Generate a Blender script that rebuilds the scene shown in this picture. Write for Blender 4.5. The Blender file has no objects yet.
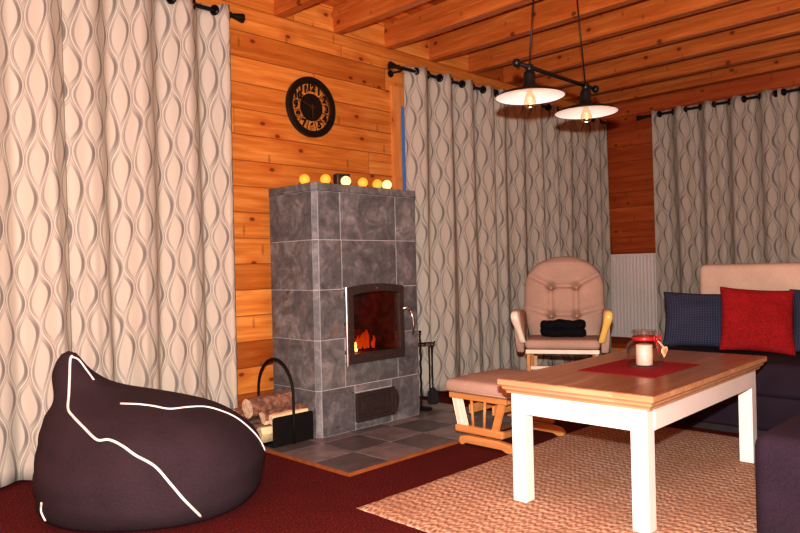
import bpy, bmesh, math, random
from mathutils import Vector, Matrix, noise
from mathutils.bvhtree import BVHTree
random.seed(7)
PI = math.pi
S = bpy.context.scene
COL = S.collection

# ------------------------------------------------------------------ materials
def newmat(name):
    m = bpy.data.materials.new(name); m.use_nodes = True
    nt = m.node_tree; b = nt.nodes['Principled BSDF']
    return m, nt, b
class G:
    """tiny node-graph helper"""
    def __init__(s, nt): s.nt = nt
    def n(s, t, **k):
        x = s.nt.nodes.new(t)
        for a, v in k.items(): setattr(x, a, v)
        return x
    def put(s, sock, v):
        if hasattr(v, 'is_linked') or isinstance(v, bpy.types.NodeSocket): s.nt.links.new(v, sock)
        else: sock.default_value = v
    def m(s, op, a, b=0.0, c=0.0, clamp=False):
        x = s.n('ShaderNodeMath', operation=op); x.use_clamp = clamp
        s.put(x.inputs[0], a); s.put(x.inputs[1], b); s.put(x.inputs[2], c)
        return x.outputs[0]
    def coord(s, kind='Object'):
        return s.n('ShaderNodeTexCoord').outputs[kind]
    def sep(s, v):
        x = s.n('ShaderNodeSeparateXYZ'); s.put(x.inputs[0], v); return x.outputs
    def comb(s, a, b, c):
        x = s.n('ShaderNodeCombineXYZ')
        for i, v in enumerate((a, b, c)): s.put(x.inputs[i], v)
        return x.outputs[0]
    def noise(s, v, scale=5, detail=4, rough=.5, dist=0):
        x = s.n('ShaderNodeTexNoise'); s.put(x.inputs['Vector'], v)
        x.inputs['Scale'].default_value = scale; x.inputs['Detail'].default_value = detail
        x.inputs['Roughness'].default_value = rough; x.inputs['Distortion'].default_value = dist
        return x.outputs[0]
    def white(s, v):
        x = s.n('ShaderNodeTexWhiteNoise'); s.put(x.inputs['Vector'], v); return x.outputs[0]
    def voro(s, v, scale, feature='F1'):
        x = s.n('ShaderNodeTexVoronoi', feature=feature); s.put(x.inputs['Vector'], v); x.inputs['Scale'].default_value = scale
        return x.outputs['Distance']
    def ramp(s, f, stops, interp='LINEAR'):
        x = s.n('ShaderNodeValToRGB'); x.color_ramp.interpolation = interp
        e = x.color_ramp.elements
        while len(e) < len(stops): e.new(.5)
        for k, (p, c) in enumerate(stops): e[k].position = p; e[k].color = (*c, 1)
        s.put(x.inputs[0], f); return x.outputs[0]
    def mix(s, f, a, b, blend='MIX'):
        x = s.n('ShaderNodeMix', data_type='RGBA', blend_type=blend)
        s.put(x.inputs[0], f)
        for i, v in ((6, a), (7, b)):
            if isinstance(v, tuple): x.inputs[i].default_value = (*v, 1)
            else: s.put(x.inputs[i], v)
        return x.outputs[2]
    def rng(s, v, a, b, c=0., d=1., smooth=True):
        x = s.n('ShaderNodeMapRange'); x.interpolation_type = 'SMOOTHSTEP' if smooth else 'LINEAR'
        s.put(x.inputs[0], v)
        for i, q in enumerate((a, b, c, d)): x.inputs[i+1].default_value = q
        return x.outputs[0]
    def bump(s, h, strength=.3, dist=.01):
        x = s.n('ShaderNodeBump'); x.inputs['Strength'].default_value = strength; x.inputs['Distance'].default_value = dist
        s.put(x.inputs['Height'], h); return x.outputs[0]

def plain(name, col, rough=.5, metal=0, emit=None, estr=0, nscale=0, namt=.15, bump=0, spec=None, sheen=0):
    m, nt, b = newmat(name); g = G(nt)
    b.inputs['Roughness'].default_value = rough; b.inputs['Metallic'].default_value = metal
    co = g.coord()
    n = g.noise(co, nscale or 20, 4)
    f = g.rng(n, .3, .7)
    c = g.mix(f, tuple(x*(1-namt) for x in col), tuple(min(1, x*(1+namt)) for x in col))
    g.put(b.inputs['Base Color'], c)
    if bump: g.put(b.inputs['Normal'], g.bump(n, bump, .01))
    if spec is not None: b.inputs['Specular IOR Level'].default_value = spec
    if sheen: b.inputs['Sheen Weight'].default_value = sheen
    if emit: b.inputs['Emission Color'].default_value = (*emit, 1); b.inputs['Emission Strength'].default_value = estr
    return m

def wood(name, axis='x', across='z', board=.163, length=2.2, lo=(.42,.125,.020), mid=(.62,.225,.042), hi=(.78,.37,.10),
         rough=.38, seams=True, knots=True, spec=.4, off=0.0, var=1.0, third=None):
    m, nt, b = newmat(name); g = G(nt)
    o = g.sep(g.coord()); A = {'x': 0, 'y': 1, 'z': 2}
    a = o[A[axis]]; c = o[A[across]]
    t3 = [k for k in 'xyz' if k not in (axis, across)][0]
    t = o[A[t3]]
    ci = g.m('ADD', g.m('DIVIDE', c, board), off)
    row = g.m('FLOOR', ci); fr = g.m('FRACT', ci)
    r1 = g.white(g.comb(row, 3.1, 7.7))
    al = g.m('ADD', g.m('DIVIDE', a, length), g.m('MULTIPLY', r1, 5.0))
    colm = g.m('FLOOR', al); fl = g.m('FRACT', al)
    rb = g.white(g.comb(row, colm, 1.3))
    # grain stretched along the board, each board its own offset
    v = g.comb(g.m('MULTIPLY', a, 1.1), g.m('ADD', g.m('MULTIPLY', c, 16.), g.m('MULTIPLY', rb, 40.)), g.m('MULTIPLY', t, 16.))
    gr = g.noise(v, 1.6, 6, .6, .6)
    vf = g.comb(g.m('MULTIPLY', a, 6.), g.m('MULTIPLY', c, 160.), g.m('MULTIPLY', t, 160.))
    fine = g.noise(vf, 1.0, 3)
    f = g.m('ADD', g.m('MULTIPLY', gr, .75), g.m('MULTIPLY', fine, .25))
    base = g.ramp(f, [(.28, lo), (.5, mid), (.72, hi)])
    tone = g.ramp(rb, [(0, (.52,.36,.28)), (.22, (.78,.66,.55)), (.45, (1,1,1)), (.8, (1.2,1.28,1.35)), (1, (1.4,1.6,1.8))])
    base = g.mix(var, base, g.mix(1.0, base, tone, 'MULTIPLY'))
    if knots:
        def vor(sa, sc, off):
            x = g.n('ShaderNodeTexVoronoi', voronoi_dimensions='2D'); x.inputs['Scale'].default_value = 1
            g.put(x.inputs['Vector'], g.comb(g.m('ADD', g.m('MULTIPLY', a, sa), g.m('ADD', g.m('MULTIPLY', rb, 9.), off)), g.m('ADD', g.m('MULTIPLY', c, sc), g.m('MULTIPLY', t, 3.)), 0.)); return x.outputs['Distance']
        kd = vor(2.3, 3.7, 0.)
        k = g.rng(kd, .025, .065, 1, 0); k2 = g.rng(kd, .05, .26, .5, 0)
        kc = g.rng(vor(5.5, 1.6, 4.3), .030, .075, .45, 0)
        base = g.mix(k2, base, (.48,.12,.018)); base = g.mix(g.m('MULTIPLY', g.m('MAXIMUM', k, kc), .85), base, (.12,.028,.008))
    if seams:
        e = g.m('MINIMUM', fr, g.m('SUBTRACT', 1., fr))
        sm = g.rng(e, .008, .026, 1, 0)
        e2 = g.m('MINIMUM', fl, g.m('SUBTRACT', 1., fl)); sm2 = g.rng(e2, .0006, .0016, 1, 0)
        sm = g.m('MAXIMUM', sm, sm2)
        base = g.mix(g.m('MULTIPLY', sm, .6), base, (.12,.025,.006))
        hgt = g.m('SUBTRACT', g.m('MULTIPLY', f, .15), sm)
        g.put(b.inputs['Normal'], g.bump(hgt, .5, .006))
    else:
        g.put(b.inputs['Normal'], g.bump(f, .15, .004))
    g.put(b.inputs['Base Color'], base)
    b.inputs['Roughness'].default_value = rough; b.inputs['Specular IOR Level'].default_value = spec
    return m

def curtain_mat(name):
    m, nt, b = newmat(name); g = G(nt)
    uv = g.sep(g.coord('UV')); P, L = .124, .345
    s = g.m('DIVIDE', uv[0], P)
    wob = g.m('MULTIPLY', g.m('SUBTRACT', g.noise(g.comb(uv[0], uv[1], 0.), 3.0, 1), .5), .22)
    ph = g.m('ADD', g.m('MULTIPLY', uv[1], 2*PI/L), g.m('MULTIPLY', g.noise(g.comb(g.m('MULTIPLY', uv[0], 1.5), g.m('MULTIPLY', uv[1], .35), 3.), 3.0, 1), 5.0))
    w = g.m('MULTIPLY', g.m('COSINE', ph), .215)
    e = g.m('SUBTRACT', g.m('FRACT', g.m('ADD', g.m('SUBTRACT', s, w), g.m('ADD', wob, .5))), .5)
    o = g.m('SUBTRACT', g.m('FRACT', g.m('ADD', g.m('ADD', s, w), wob)), .5)
    cosn = g.m('COSINE', ph)
    up = g.m('MULTIPLY_ADD', cosn, .5, .5)            # 1 where even curve bulges right
    dn = g.m('SUBTRACT', 1., up)
    def band(x, c, wd, soft):
        return g.rng(g.m('ABSOLUTE', g.m('SUBTRACT', x, c)), wd, wd+soft, 1, 0)
    D = []
    # grey crescents hugging the curves, thick where the lens is widest
    D.append(g.m('MULTIPLY', band(e, -.110, .038, .060), g.m('MULTIPLY_ADD', up, .90, .10)))
    D.append(g.m('MULTIPLY', band(o, .100, .022, .045), g.m('MULTIPLY_ADD', up, .55, .08)))
    D.append(g.m('MULTIPLY', band(e, .095, .018, .040), g.m('MULTIPLY_ADD', dn, .60, .08)))
    D.append(g.m('MULTIPLY', band(o, -.110, .038, .060), g.m('MULTIPLY_ADD', dn, .90, .10)))
    D.append(g.m('MULTIPLY', band(e, .022, .008, .020), .62))
    D.append(g.m('MULTIPLY', band(o, -.022, .008, .020), .62))
    D.append(g.m('MULTIPLY', band(e, -.050, .004, .014), .35))
    D.append(g.m('MULTIPLY', band(o, .050, .004, .014), .35))
    d = D[0]
    for x in D[1:]: d = g.m('MAXIMUM', d, x)
    weave = g.noise(g.comb(g.m('MULTIPLY', uv[0], 700.), g.m('MULTIPLY', uv[1], 500.), 0.), 1., 2)
    lt = g.m('MAXIMUM', band(e, -.022, .010, .014), band(o, .022, .010, .014))
    base = g.mix(g.m('MULTIPLY', lt, .7), (.525,.495,.42), (.66,.635,.55))
    base = g.mix(g.m('MULTIPLY', d, .92), base, (.135,.133,.125))
    base = g.mix(g.rng(weave, .3, .7, 0, .18), base, (.30,.25,.20))
    g.put(b.inputs['Base Color'], base)
    b.inputs['Roughness'].default_value = .75; b.inputs['Sheen Weight'].default_value = 0.0
    g.put(b.inputs['Normal'], g.bump(weave, .15, .002))
    return m

def stone_mat(name, cols, scale=6, rough=.55):
    m, nt, b = newmat(name); g = G(nt); co = g.coord()
    geo = g.n('ShaderNodeNewGeometry'); rnd = geo.outputs['Random Per Island']
    sh = g.n('ShaderNodeVectorMath', operation='ADD'); g.put(sh.inputs[0], co)
    g.put(sh.inputs[1], g.comb(g.m('MULTIPLY', rnd, 9.), g.m('MULTIPLY', rnd, 5.), 0.))
    v = sh.outputs[0]
    a = g.noise(v, scale, 7, .62, 1.2)
    bb = g.noise(v, scale*5, 4, .6, .4)
    f = g.m('ADD', g.m('MULTIPLY', a, .7), g.m('MULTIPLY', bb, .3))
    c = g.ramp(f, [(.30, cols[0]), (.5, cols[1]), (.68, cols[2])])
    pit = g.rng(g.noise(v, 11, 3, .5, 2.), .68, .74, 0, .75)
    c = g.mix(pit, c, (.03,.028,.028))
    rust = g.rng(g.noise(v, 3.3, 4, .6, 2.), .58, .75, 0, .45)
    c = g.mix(rust, c, (.26,.15,.10))
    c = g.mix(1.0, c, g.ramp(rnd, [(0, (.82,.82,.84)), (1, (1.15,1.13,1.1))]), 'MULTIPLY')
    g.put(b.inputs['Base Color'], c); b.inputs['Roughness'].default_value = rough
    g.put(b.inputs['Normal'], g.bump(f, .35, .01))
    return m

def fabric(name, col, col2=None, scale=350, rough=.9, dots=None, bump=.3, sheen=0):
    m, nt, b = newmat(name); g = G(nt); co = g.coord()
    n = g.noise(co, scale, 2); big = g.noise(co, 6, 3)
    col2 = col2 or tuple(c*.6 for c in col)
    c = g.mix(g.rng(n, .3, .7), col2, col)
    c = g.mix(g.rng(big, .3, .8, 0, .25), c, tuple(min(1, x*1.5) for x in col))
    if dots:
        o = g.sep(g.coord('UV')); 
        fx = g.m('SUBTRACT', g.m('FRACT', g.m('MULTIPLY', o[0], dots[1])), .5); fz = g.m('SUBTRACT', g.m('FRACT', g.m('MULTIPLY', o[1], dots[1])), .5)
        r = g.m('SQRT', g.m('ADD', g.m('MULTIPLY', fx, fx), g.m('MULTIPLY', fz, fz)))
        c = g.mix(g.rng(r, .18, .30, .8, 0), c, dots[0])
    g.put(b.inputs['Base Color'], c); b.inputs['Roughness'].default_value = rough
    b.inputs['Sheen Weight'].default_value = sheen
    b.inputs['Specular IOR Level'].default_value = .2
    g.put(b.inputs['Normal'], g.bump(n, bump, .003))
    return m

def glass_mat(name, tint=(1,1,1), rough=.02):
    m, nt, b = newmat(name)
    b.inputs['Base Color'].default_value = (*tint, 1); b.inputs['Roughness'].default_value = rough
    b.inputs['Transmission Weight'].default_value = 1; b.inputs['IOR'].default_value = 1.3
    return m
def sheet_glass(name, tint, refl=.08, rough=.03):
    """thin pane: tinted straight-through transmission plus a gloss reflection"""
    m = bpy.data.materials.new(name); m.use_nodes = True; nt = m.node_tree; nt.nodes.clear(); g = G(nt)
    t = g.n('ShaderNodeBsdfTransparent'); t.inputs[0].default_value = (*tint, 1)
    gl = g.n('ShaderNodeBsdfGlossy'); gl.inputs['Roughness'].default_value = rough
    fr = g.n('ShaderNodeLayerWeight'); fr.inputs[0].default_value = .5
    mx = g.n('ShaderNodeMixShader'); g.put(mx.inputs[0], g.m('MULTIPLY_ADD', g.m('POWER', fr.outputs['Facing'], 3.), refl, refl*.12))
    nt.links.new(t.outputs[0], mx.inputs[1]); nt.links.new(gl.outputs[0], mx.inputs[2])
    out = g.n('ShaderNodeOutputMaterial'); nt.links.new(mx.outputs[0], out.inputs[0])
    return m

M = {}
M['wallA'] = wood('pine_wall_boards', 'x', 'z', .1635, 1.9, off=.60)
M['wallB'] = wood('pine_wall_boards_shaded', 'y', 'z', .1635, 2.3, off=.25, lo=(.26,.045,.010), mid=(.40,.085,.018), hi=(.52,.14,.035))  # same pine, flash falloff with distance put into the darker colour
M['ceil'] = wood('pine_ceiling_boards', 'x', 'y', .12, 2.6, lo=(.50,.12,.02), mid=(.66,.20,.035), hi=(.80,.30,.07))
M['plate'] = wood('pine_wall_plate', 'x', 'z', 4.0, 30, seams=False, var=0)
M['joist'] = wood('pine_joist', 'y', 'x', 4.0, 30, seams=False, lo=(.34,.080,.014), mid=(.52,.150,.028), hi=(.68,.27,.065), off=.31, var=0, rough=.42)
M['trim'] = wood('pine_trim', 'z', 'x', 9.0, 30, seams=False, lo=(.60,.22,.05), mid=(.75,.32,.09), hi=(.85,.42,.14), var=0)
M['curtain'] = curtain_mat('wave_curtain_fabric')
M['stone'] = stone_mat('soapstone', [(.058,.062,.068), (.14,.142,.146), (.30,.30,.30)])
M['grout'] = plain('pale_joint', (.46,.46,.48), .8)
M['iron'] = plain('black_iron', (.008,.007,.007), .6, 0, spec=.2)
M['rodm'] = plain('black_rod', (.008,.007,.007), .35, .2)
M['castiron'] = plain('brown_cast_iron', (.075,.055,.05), .45, .5, nscale=60)
M['steel'] = plain('bright_steel', (.62,.58,.57), .3, 1)
M['white_paint'] = plain('white_painted_wood', (.86,.83,.79), .35, nscale=4, namt=.03)
M['radiator'] = plain('white_enamel', (.86,.80,.76), .3, nscale=3, namt=.03)
M['oak'] = wood('oak_table_top', 'x', 'y', .20, 3.0, seams=False, knots=False, lo=(.19,.085,.042), mid=(.32,.155,.080), hi=(.46,.25,.14), rough=.28, var=.5)
M['oak_edge'] = wood('oak_moulding', 'y', 'z', .20, 3.0, seams=False, knots=False, lo=(.40,.21,.10), mid=(.52,.30,.16), hi=(.64,.40,.23), rough=.35, var=0)
M['glider_wood'] = wood('honey_beech', 'y', 'z', 3., 30, seams=False, knots=False, lo=(.48,.20,.06), mid=(.64,.30,.10), hi=(.78,.42,.17), var=0)
M['glider_wood_lit'] = plain('beech_lit_white', (.86,.78,.66), .3, nscale=12, namt=.06)  # same beech, white flash glare put into the colour
M['glider_wood_lit_y'] = plain('beech_lit_yellow', (.86,.60,.16), .3, nscale=12, namt=.06)  # same beech where flash light is painted in as yellow
M['tan'] = fabric('tan_microfibre', (.52,.375,.295), (.42,.29,.225), 260)
M['cream'] = fabric('cream_upholstery', (.62,.48,.38), (.52,.39,.30), 260)
M['navy_sofa'] = fabric('charcoal_upholstery', (.034,.020,.034), (.012,.007,.013), 500)
M['blue_cush'] = fabric('blue_woven_cotton', (.034,.040,.078), (.018,.022,.046), 300, dots=((.10,.11,.16), 34))
M['red_cush'] = fabric('red_woven_cotton', (.30,.012,.014), (.19,.005,.007), 120, bump=.6)
M['black_knit'] = fabric('black_knit', (.006,.006,.010), (.003,.003,.005), 90, bump=.8, sheen=0)
M['bean'] = fabric('charcoal_canvas', (.042,.026,.033), (.018,.011,.015), 420)
M['piping'] = plain('white_piping_cord', (.85,.82,.80), .6)
M['red_cloth'] = fabric('red_table_mat_weave', (.28,.014,.016), (.18,.006,.008), 200)
M['ribbon'] = plain('red_satin_ribbon', (.36,.02,.022), .35)
M['wax'] = plain('white_wax', (.92,.88,.80), .5, nscale=8, namt=.03)
M['tagwood'] = plain('pale_wood_tag', (.78,.56,.34), .6)
M['glass'] = sheet_glass('jar_glass', (.93,.90,.88), .6)
M['stove_glass'] = sheet_glass('smoked_stove_glass', (.80,.62,.55), .5, .08)
M['window_glass'] = plain('dusk_window_pane', (.03,.07,.16), .05, emit=(.16,.30,.60), estr=.35)
M['fire_inner'] = plain('sooty_firebrick', (.10,.045,.03), .9, nscale=25, namt=.5, bump=.4)
M['char'] = plain('charred_wood', (.02,.012,.01), .9, bump=.6, emit=(1,.08,.01), estr=.12)
M['shade_out'] = plain('blackened_metal', (.02,.017,.016), .4, .6)
M['shade_in'] = plain('white_enamel_inside_lit', (.93,.90,.87), .3, nscale=5, namt=.03, emit=(1,.88,.84), estr=.20)  # weak emission paints the underside as brightly lit
M['bulb'] = sheet_glass('bulb_glass', (1,.93,.82), .6)
M['filament'] = plain('glowing_filament', (1,.6,.2), .5, emit=(1,.62,.35), estr=2.5)
M['bark'] = plain('birch_bark', (.22,.115,.075), .9, nscale=35, namt=.5, bump=.8)
M['cutwood'] = plain('split_birch', (.86,.66,.40), .7, nscale=18, namt=.14, bump=.2)
M['endgrain'] = plain('birch_end_grain', (.74,.55,.38), .8, nscale=40, namt=.2, bump=.3)
M['dial'] = plain('clock_black', (.011,.008,.007), .35, .2)
M['brass'] = plain('aged_brass', (.16,.075,.035), .4, .7)
M['darkbox'] = plain('dark_brown_wood_box', (.02,.008,.006), .6)
M['strip'] = plain('hearth_wood_strip', (.30,.10,.03), .5)
M['grommet'] = plain('black_grommet', (.010,.009,.009), .3, .5)
M['subplinth'] = plain('dark_plinth', (.03,.02,.02), .8)

def carpet_mat():
    m, nt, b = newmat('burgundy_carpet_floor'); g = G(nt); co = g.coord()
    n = g.noise(co, 130, 5, .8); big = g.noise(co, 5, 3)
    c = g.ramp(n, [(.34, (.014,.002,.002)), (.5, (.095,.011,.011)), (.66, (.28,.05,.04))])
    c = g.mix(g.rng(big, .3, .8, 0, .35), c, (.07,.008,.008))
    g.put(b.inputs['Base Color'], c); b.inputs['Roughness'].default_value = .95; b.inputs['Specular IOR Level'].default_value = .1
    g.put(b.inputs['Normal'], g.bump(n, .7, .006)); return m
M['carpet'] = carpet_mat()
def jute_mat():
    m, nt, b = newmat('woven_jute'); g = G(nt); o = g.sep(g.coord())
    u = g.m('MULTIPLY', g.m('ADD', o[0], o[1]), 38.); v = g.m('MULTIPLY', g.m('SUBTRACT', o[0], o[1]), 38.)
    wv = g.m('MULTIPLY', g.m('SINE', g.m('ADD', g.m('MULTIPLY', o[0], 150.), g.m('MULTIPLY', g.m('SINE', g.m('MULTIPLY', o[1], 125.)), 1.3))),
             g.m('SINE', g.m('MULTIPLY', o[1], 125.)))
    n = g.noise(g.coord(), 90, 4, .7); big = g.noise(g.coord(), 3.5, 3)
    cell = g.voro(g.coord(), 60)
    f = g.m('ADD', g.m('MULTIPLY', wv, .16), g.m('ADD', g.m('MULTIPLY', n, .8), g.m('MULTIPLY', cell, .25)))
    c = g.ramp(f, [(.22, (.15,.075,.050)), (.46, (.42,.235,.150)), (.72, (.82,.62,.46))])
    c = g.mix(g.rng(big, .35, .75, 0, .45), c, (.40,.20,.12))
    g.put(b.inputs['Base Color'], c); b.inputs['Roughness'].default_value = .9; b.inputs['Specular IOR Level'].default_value = .15
    g.put(b.inputs['Normal'], g.bump(f, .9, .012)); return m
M['jute'] = jute_mat()
def tile_mat(nm, k):
    m, nt, b = newmat(nm); g = G(nt); co = g.coord()
    geo = g.n('ShaderNodeNewGeometry'); r = geo.outputs['Random Per Island']
    n = g.noise(co, 9, 6, .6, .5)
    c = g.ramp(n, [(.3, (.12*k,.105*k,.108*k)), (.7, (.23*k,.20*k,.20*k))])
    c = g.mix(1., c, g.ramp(r, [(0, (.85,.85,.9)), (1, (1.15,1.12,1.1))]), 'MULTIPLY')
    g.put(b.inputs['Base Color'], c); b.inputs['Roughness'].default_value = .4
    g.put(b.inputs['Normal'], g.bump(n, .2, .005)); return m
M['tile'] = tile_mat('hearth_slate_tiles', 1.25); M['tile_dark'] = tile_mat('hearth_slate_tiles_dark', .62)
def flame_mat(name, top, bot, s, h):
    m, nt, b = newmat(name); g = G(nt); o = g.sep(g.coord())
    f = g.rng(o[2], 0, h, 0, 1)
    c = g.mix(f, bot, top); b.inputs['Base Color'].default_value = (0, 0, 0, 1)
    g.put(b.inputs['Emission Color'], c); b.inputs['Emission Strength'].default_value = s
    return m
M['flame'] = flame_mat('flame', (1,.30,.03), (1,.75,.30), 7.0, .10)
M['flame_dim'] = flame_mat('flame_dim', (.6,.03,.0), (1,.14,.01), .9, .16)
def ball_mat(nm, c, s, bc=(.75,.32,.05)):
    return plain(nm, bc, .6, emit=c, estr=s)
M['ball_w'] = ball_mat('glowing_cotton_ball_cream', (1,.78,.34), 1.1, (.8,.6,.3))
M['ball_y'] = ball_mat('glowing_cotton_ball_amber', (1,.36,.03), .85)

# ------------------------------------------------------------------ mesh helpers
def bm_new(): return bmesh.new()
def box(bm, x0, x1, y0, y1, z0, z1, bev=0, seg=2, mi=0):
    r = bmesh.ops.create_cube(bm, size=1)
    vs = r['verts']
    for v in vs:
        v.co = Vector(((x0+x1)/2 + v.co.x*(x1-x0), (y0+y1)/2 + v.co.y*(y1-y0), (z0+z1)/2 + v.co.z*(z1-z0)))
    fs = set(f for v in vs for f in v.link_faces)
    for f in fs: f.material_index = mi
    if bev:
        es = set(e for v in vs for e in v.link_edges)
        bmesh.ops.bevel(bm, geom=list(es), offset=bev, segments=seg, profile=.5, affect='EDGES')
    return vs
def bar(bm, p, q, w, t, bev=0, roll=0, ref=None):
    """rectangular bar from p to q: width w (sideways), thickness t"""
    p, q = Vector(p), Vector(q); d = (q-p); L = d.length; d.normalize()
    ref = Vector(ref) if ref else (Vector((0,0,1)) if abs(d.z) < .9 else Vector((1,0,0)))
    s = d.cross(ref).normalized(); u = s.cross(d).normalized()
    r = bmesh.ops.create_cube(bm, size=1); vs = r['verts']
    for v in vs:
        c = v.co.copy(); v.co = (p+q)/2 + d*(c.z*L) + s*(c.x*w) + u*(c.y*t)
    if bev:
        es = set(e for v in vs for e in v.link_edges)
        bmesh.ops.bevel(bm, geom=list(es), offset=bev, segments=2, profile=.5, affect='EDGES')
def tube(bm, pts, r, seg=10, cap=True, closed=False):
    pts = [Vector(p) for p in pts]; n = len(pts)
    rs = r if isinstance(r, (list, tuple)) else [r]*n
    rings = []; prev = None
    for i, p in enumerate(pts):
        if closed: d = pts[(i+1) % n] - pts[i-1]
        else: d = pts[min(i+1, n-1)] - pts[max(i-1, 0)]
        d.normalize()
        if prev is None:
            a = d.cross(Vector((0,0,1)))
            if a.length < .1: a = d.cross(Vector((1,0,0)))
        else: a = prev - d*prev.dot(d)
        a.normalize(); prev = a; b2 = d.cross(a)
        rings.append([bm.verts.new(p + (a*math.cos(2*PI*k/seg) + b2*math.sin(2*PI*k/seg))*rs[i]) for k in range(seg)])
    m = n if closed else n-1
    for i in range(m):
        A, B = rings[i], rings[(i+1) % n]
        for k in range(seg): bm.faces.new((A[k], A[(k+1) % seg], B[(k+1) % seg], B[k]))
    if cap and not closed:
        bm.faces.new(rings[0][::-1]); bm.faces.new(rings[-1])
def lathe(bm, prof, c=(0,0,0), seg=32, axis='z'):
    """prof: list of (r, h)"""
    c = Vector(c); rings = []
    def P(r, h, a):
        x, y = r*math.cos(a), r*math.sin(a)
        return c + (Vector((x, y, h)) if axis == 'z' else Vector((h, x, y)) if axis == 'x' else Vector((x, h, y)))
    for r, h in prof:
        if r < 1e-5: rings.append([bm.verts.new(P(0, h, 0))])
        else: rings.append([bm.verts.new(P(r, h, 2*PI*k/seg)) for k in range(seg)])
    for A, B in zip(rings, rings[1:]):
        for k in range(seg):
            k2 = (k+1) % seg
            if len(A) == 1 and len(B) == 1: continue
            if len(A) == 1: bm.faces.new((A[0], B[k2], B[k]))
            elif len(B) == 1: bm.faces.new((A[k], A[k2], B[0]))
            else: bm.faces.new((A[k], A[k2], B[k2], B[k]))
def prism(bm, pts2, h0, h1, axis='y'):
    """extrude a 2-D outline; axis = the extruded direction"""
    def P(a, b, h): return Vector((a, h, b)) if axis == 'y' else Vector((h, a, b)) if axis == 'x' else Vector((a, b, h))
    A = [bm.verts.new(P(a, b, h0)) for a, b in pts2]; B = [bm.verts.new(P(a, b, h1)) for a, b in pts2]
    n = len(pts2)
    f1 = bm.faces.new(A); f2 = bm.faces.new(B[::-1])
    for k in range(n): bm.faces.new((A[k], B[k], B[(k+1) % n], A[(k+1) % n]))
    return A, B
def obj(name, bm, mat, parent=None, smooth=False, sub=0, bev=0, angle=None):
    bmesh.ops.recalc_face_normals(bm, faces=bm.faces)
    me = bpy.data.meshes.new(name); bm.to_mesh(me); bm.free()
    o = bpy.data.objects.new(name, me); COL.objects.link(o)
    for mm in (mat if isinstance(mat, (list, tuple)) else [mat]): me.materials.append(mm)
    if smooth:
        for p in me.polygons: p.use_smooth = True
        if angle is not None:
            try: me.set_sharp_from_angle(angle=math.radians(angle))
            except Exception: pass
    if bev:
        md = o.modifiers.new('bevel', 'BEVEL'); md.width = bev; md.segments = 2; md.limit_method = 'ANGLE'; md.angle_limit = .6
    if sub:
        md = o.modifiers.new('sub', 'SUBSURF'); md.levels = sub; md.render_levels = sub
    if parent: o.parent = parent
    return o
def thing(name, label, cat, loc=(0,0,0), rz=0, group=None):
    o = bpy.data.objects.new(name, None); COL.objects.link(o); o.empty_display_size = .1
    o.location = loc; o.rotation_euler = (0, 0, rz); o['label'] = label; o['category'] = cat
    if group: o['group'] = group
    return o
def tag(o, label, cat, group=None):
    o['label'] = label; o['category'] = cat
    if group: o['group'] = group
    return o
def struct(name, bm, mat, parent=None, **k):
    o = obj(name, bm, mat, parent, **k)
    if not parent: o['kind'] = 'structure'
    return o
def copy_tree(o, parent=None):
    c = o.copy(); COL.objects.link(c)
    if parent: c.parent = parent
    for ch in list(o.children): copy_tree(ch, c)
    return c

# ------------------------------------------------------------------ room shell
YA, XB, ZC = 3.75, 7.0, 2.86
X0, Y0 = -1.4, -2.6
b = bm_new(); box(b, X0-.1, XB+.1, Y0-.1, YA+.1, -.1, 0); struct('floor', b, M['carpet'])
b = bm_new(); box(b, X0-.1, XB+.1, Y0-.1, YA+.1, ZC, ZC+.1); struct('ceiling', b, M['ceil'])
def wall_with_hole(name, mat, axis, pos, thick, a0, a1, holes):
    """wall plane at pos on 'axis' (x or y) spanning a0..a1, z 0..ZC, with window holes (h0,h1,z0,z1)"""
    b = bm_new()
    def bx(u0, u1, z0, z1):
        if u1-u0 < 1e-4 or z1-z0 < 1e-4: return
        if axis == 'y': box(b, u0, u1, pos, pos+thick, z0, z1)
        else: box(b, pos, pos+thick, u0, u1, z0, z1)
    cur = a0
    for h0, h1, z0, z1 in holes:
        bx(cur, h0, 0, ZC); bx(h0, h1, 0, z0); bx(h0, h1, z1, ZC); cur = h1
    bx(cur, a1, 0, ZC)
    return struct(name, b, mat)
W1 = (.35, 2.05, .25, 2.33); W2 = (3.822, 6.45, .25, 2.30); W3 = (.45, 2.75, .45, 2.30)
wall_with_hole('wall_fireplace', M['wallA'], 'y', YA, .15, X0-.1, XB+.1, [W1, W2])
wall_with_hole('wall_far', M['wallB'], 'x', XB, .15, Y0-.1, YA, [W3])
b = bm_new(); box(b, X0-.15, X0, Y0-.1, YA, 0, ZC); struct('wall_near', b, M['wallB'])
b = bm_new(); box(b, X0, XB, Y0-.15, Y0, 0, ZC); struct('wall_back', b, M['wallA'])
def window(name, axis, pos, w):
    h0, h1, z0, z1 = w; t = .095; b = bm_new()
    def bx(bm, u0, u1, q0, q1, d0, d1):
        if axis == 'y': box(bm, u0, u1, pos+d0, pos+d1, q0, q1)
        else: box(bm, pos+d0, pos+d1, u0, u1, q0, q1)
    # casing on the wall face
    bx(b, h0-t, h0, z0-t, z1+t, -.018, .03); bx(b, h1, h1+t, z0-t, z1+t, -.018, .03)
    bx(b, h0, h1, z1, z1+t, -.018, .03); bx(b, h0, h1, z0-t, z0, -.018, .03)
    fr = struct(name, b, M['trim'])
    g = bm_new(); bx(g, h0, h1, z0, z1, .006, .012); obj('window_pane', g, M['window_glass'], fr)
    s = bm_new(); m = (h0+h1)/2
    bx(s, m-.04, m+.04, z0, z1, -.012, .005); bx(s, h0+.55, h0+.60, z0, z1, -.010, .005); bx(s, h0, h1, z1-.05, z1, -.011, .004); bx(s, h0, h1, z0, z0+.06, -.011, .004)
    obj('window_sash', s, M['trim'], fr)
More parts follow.
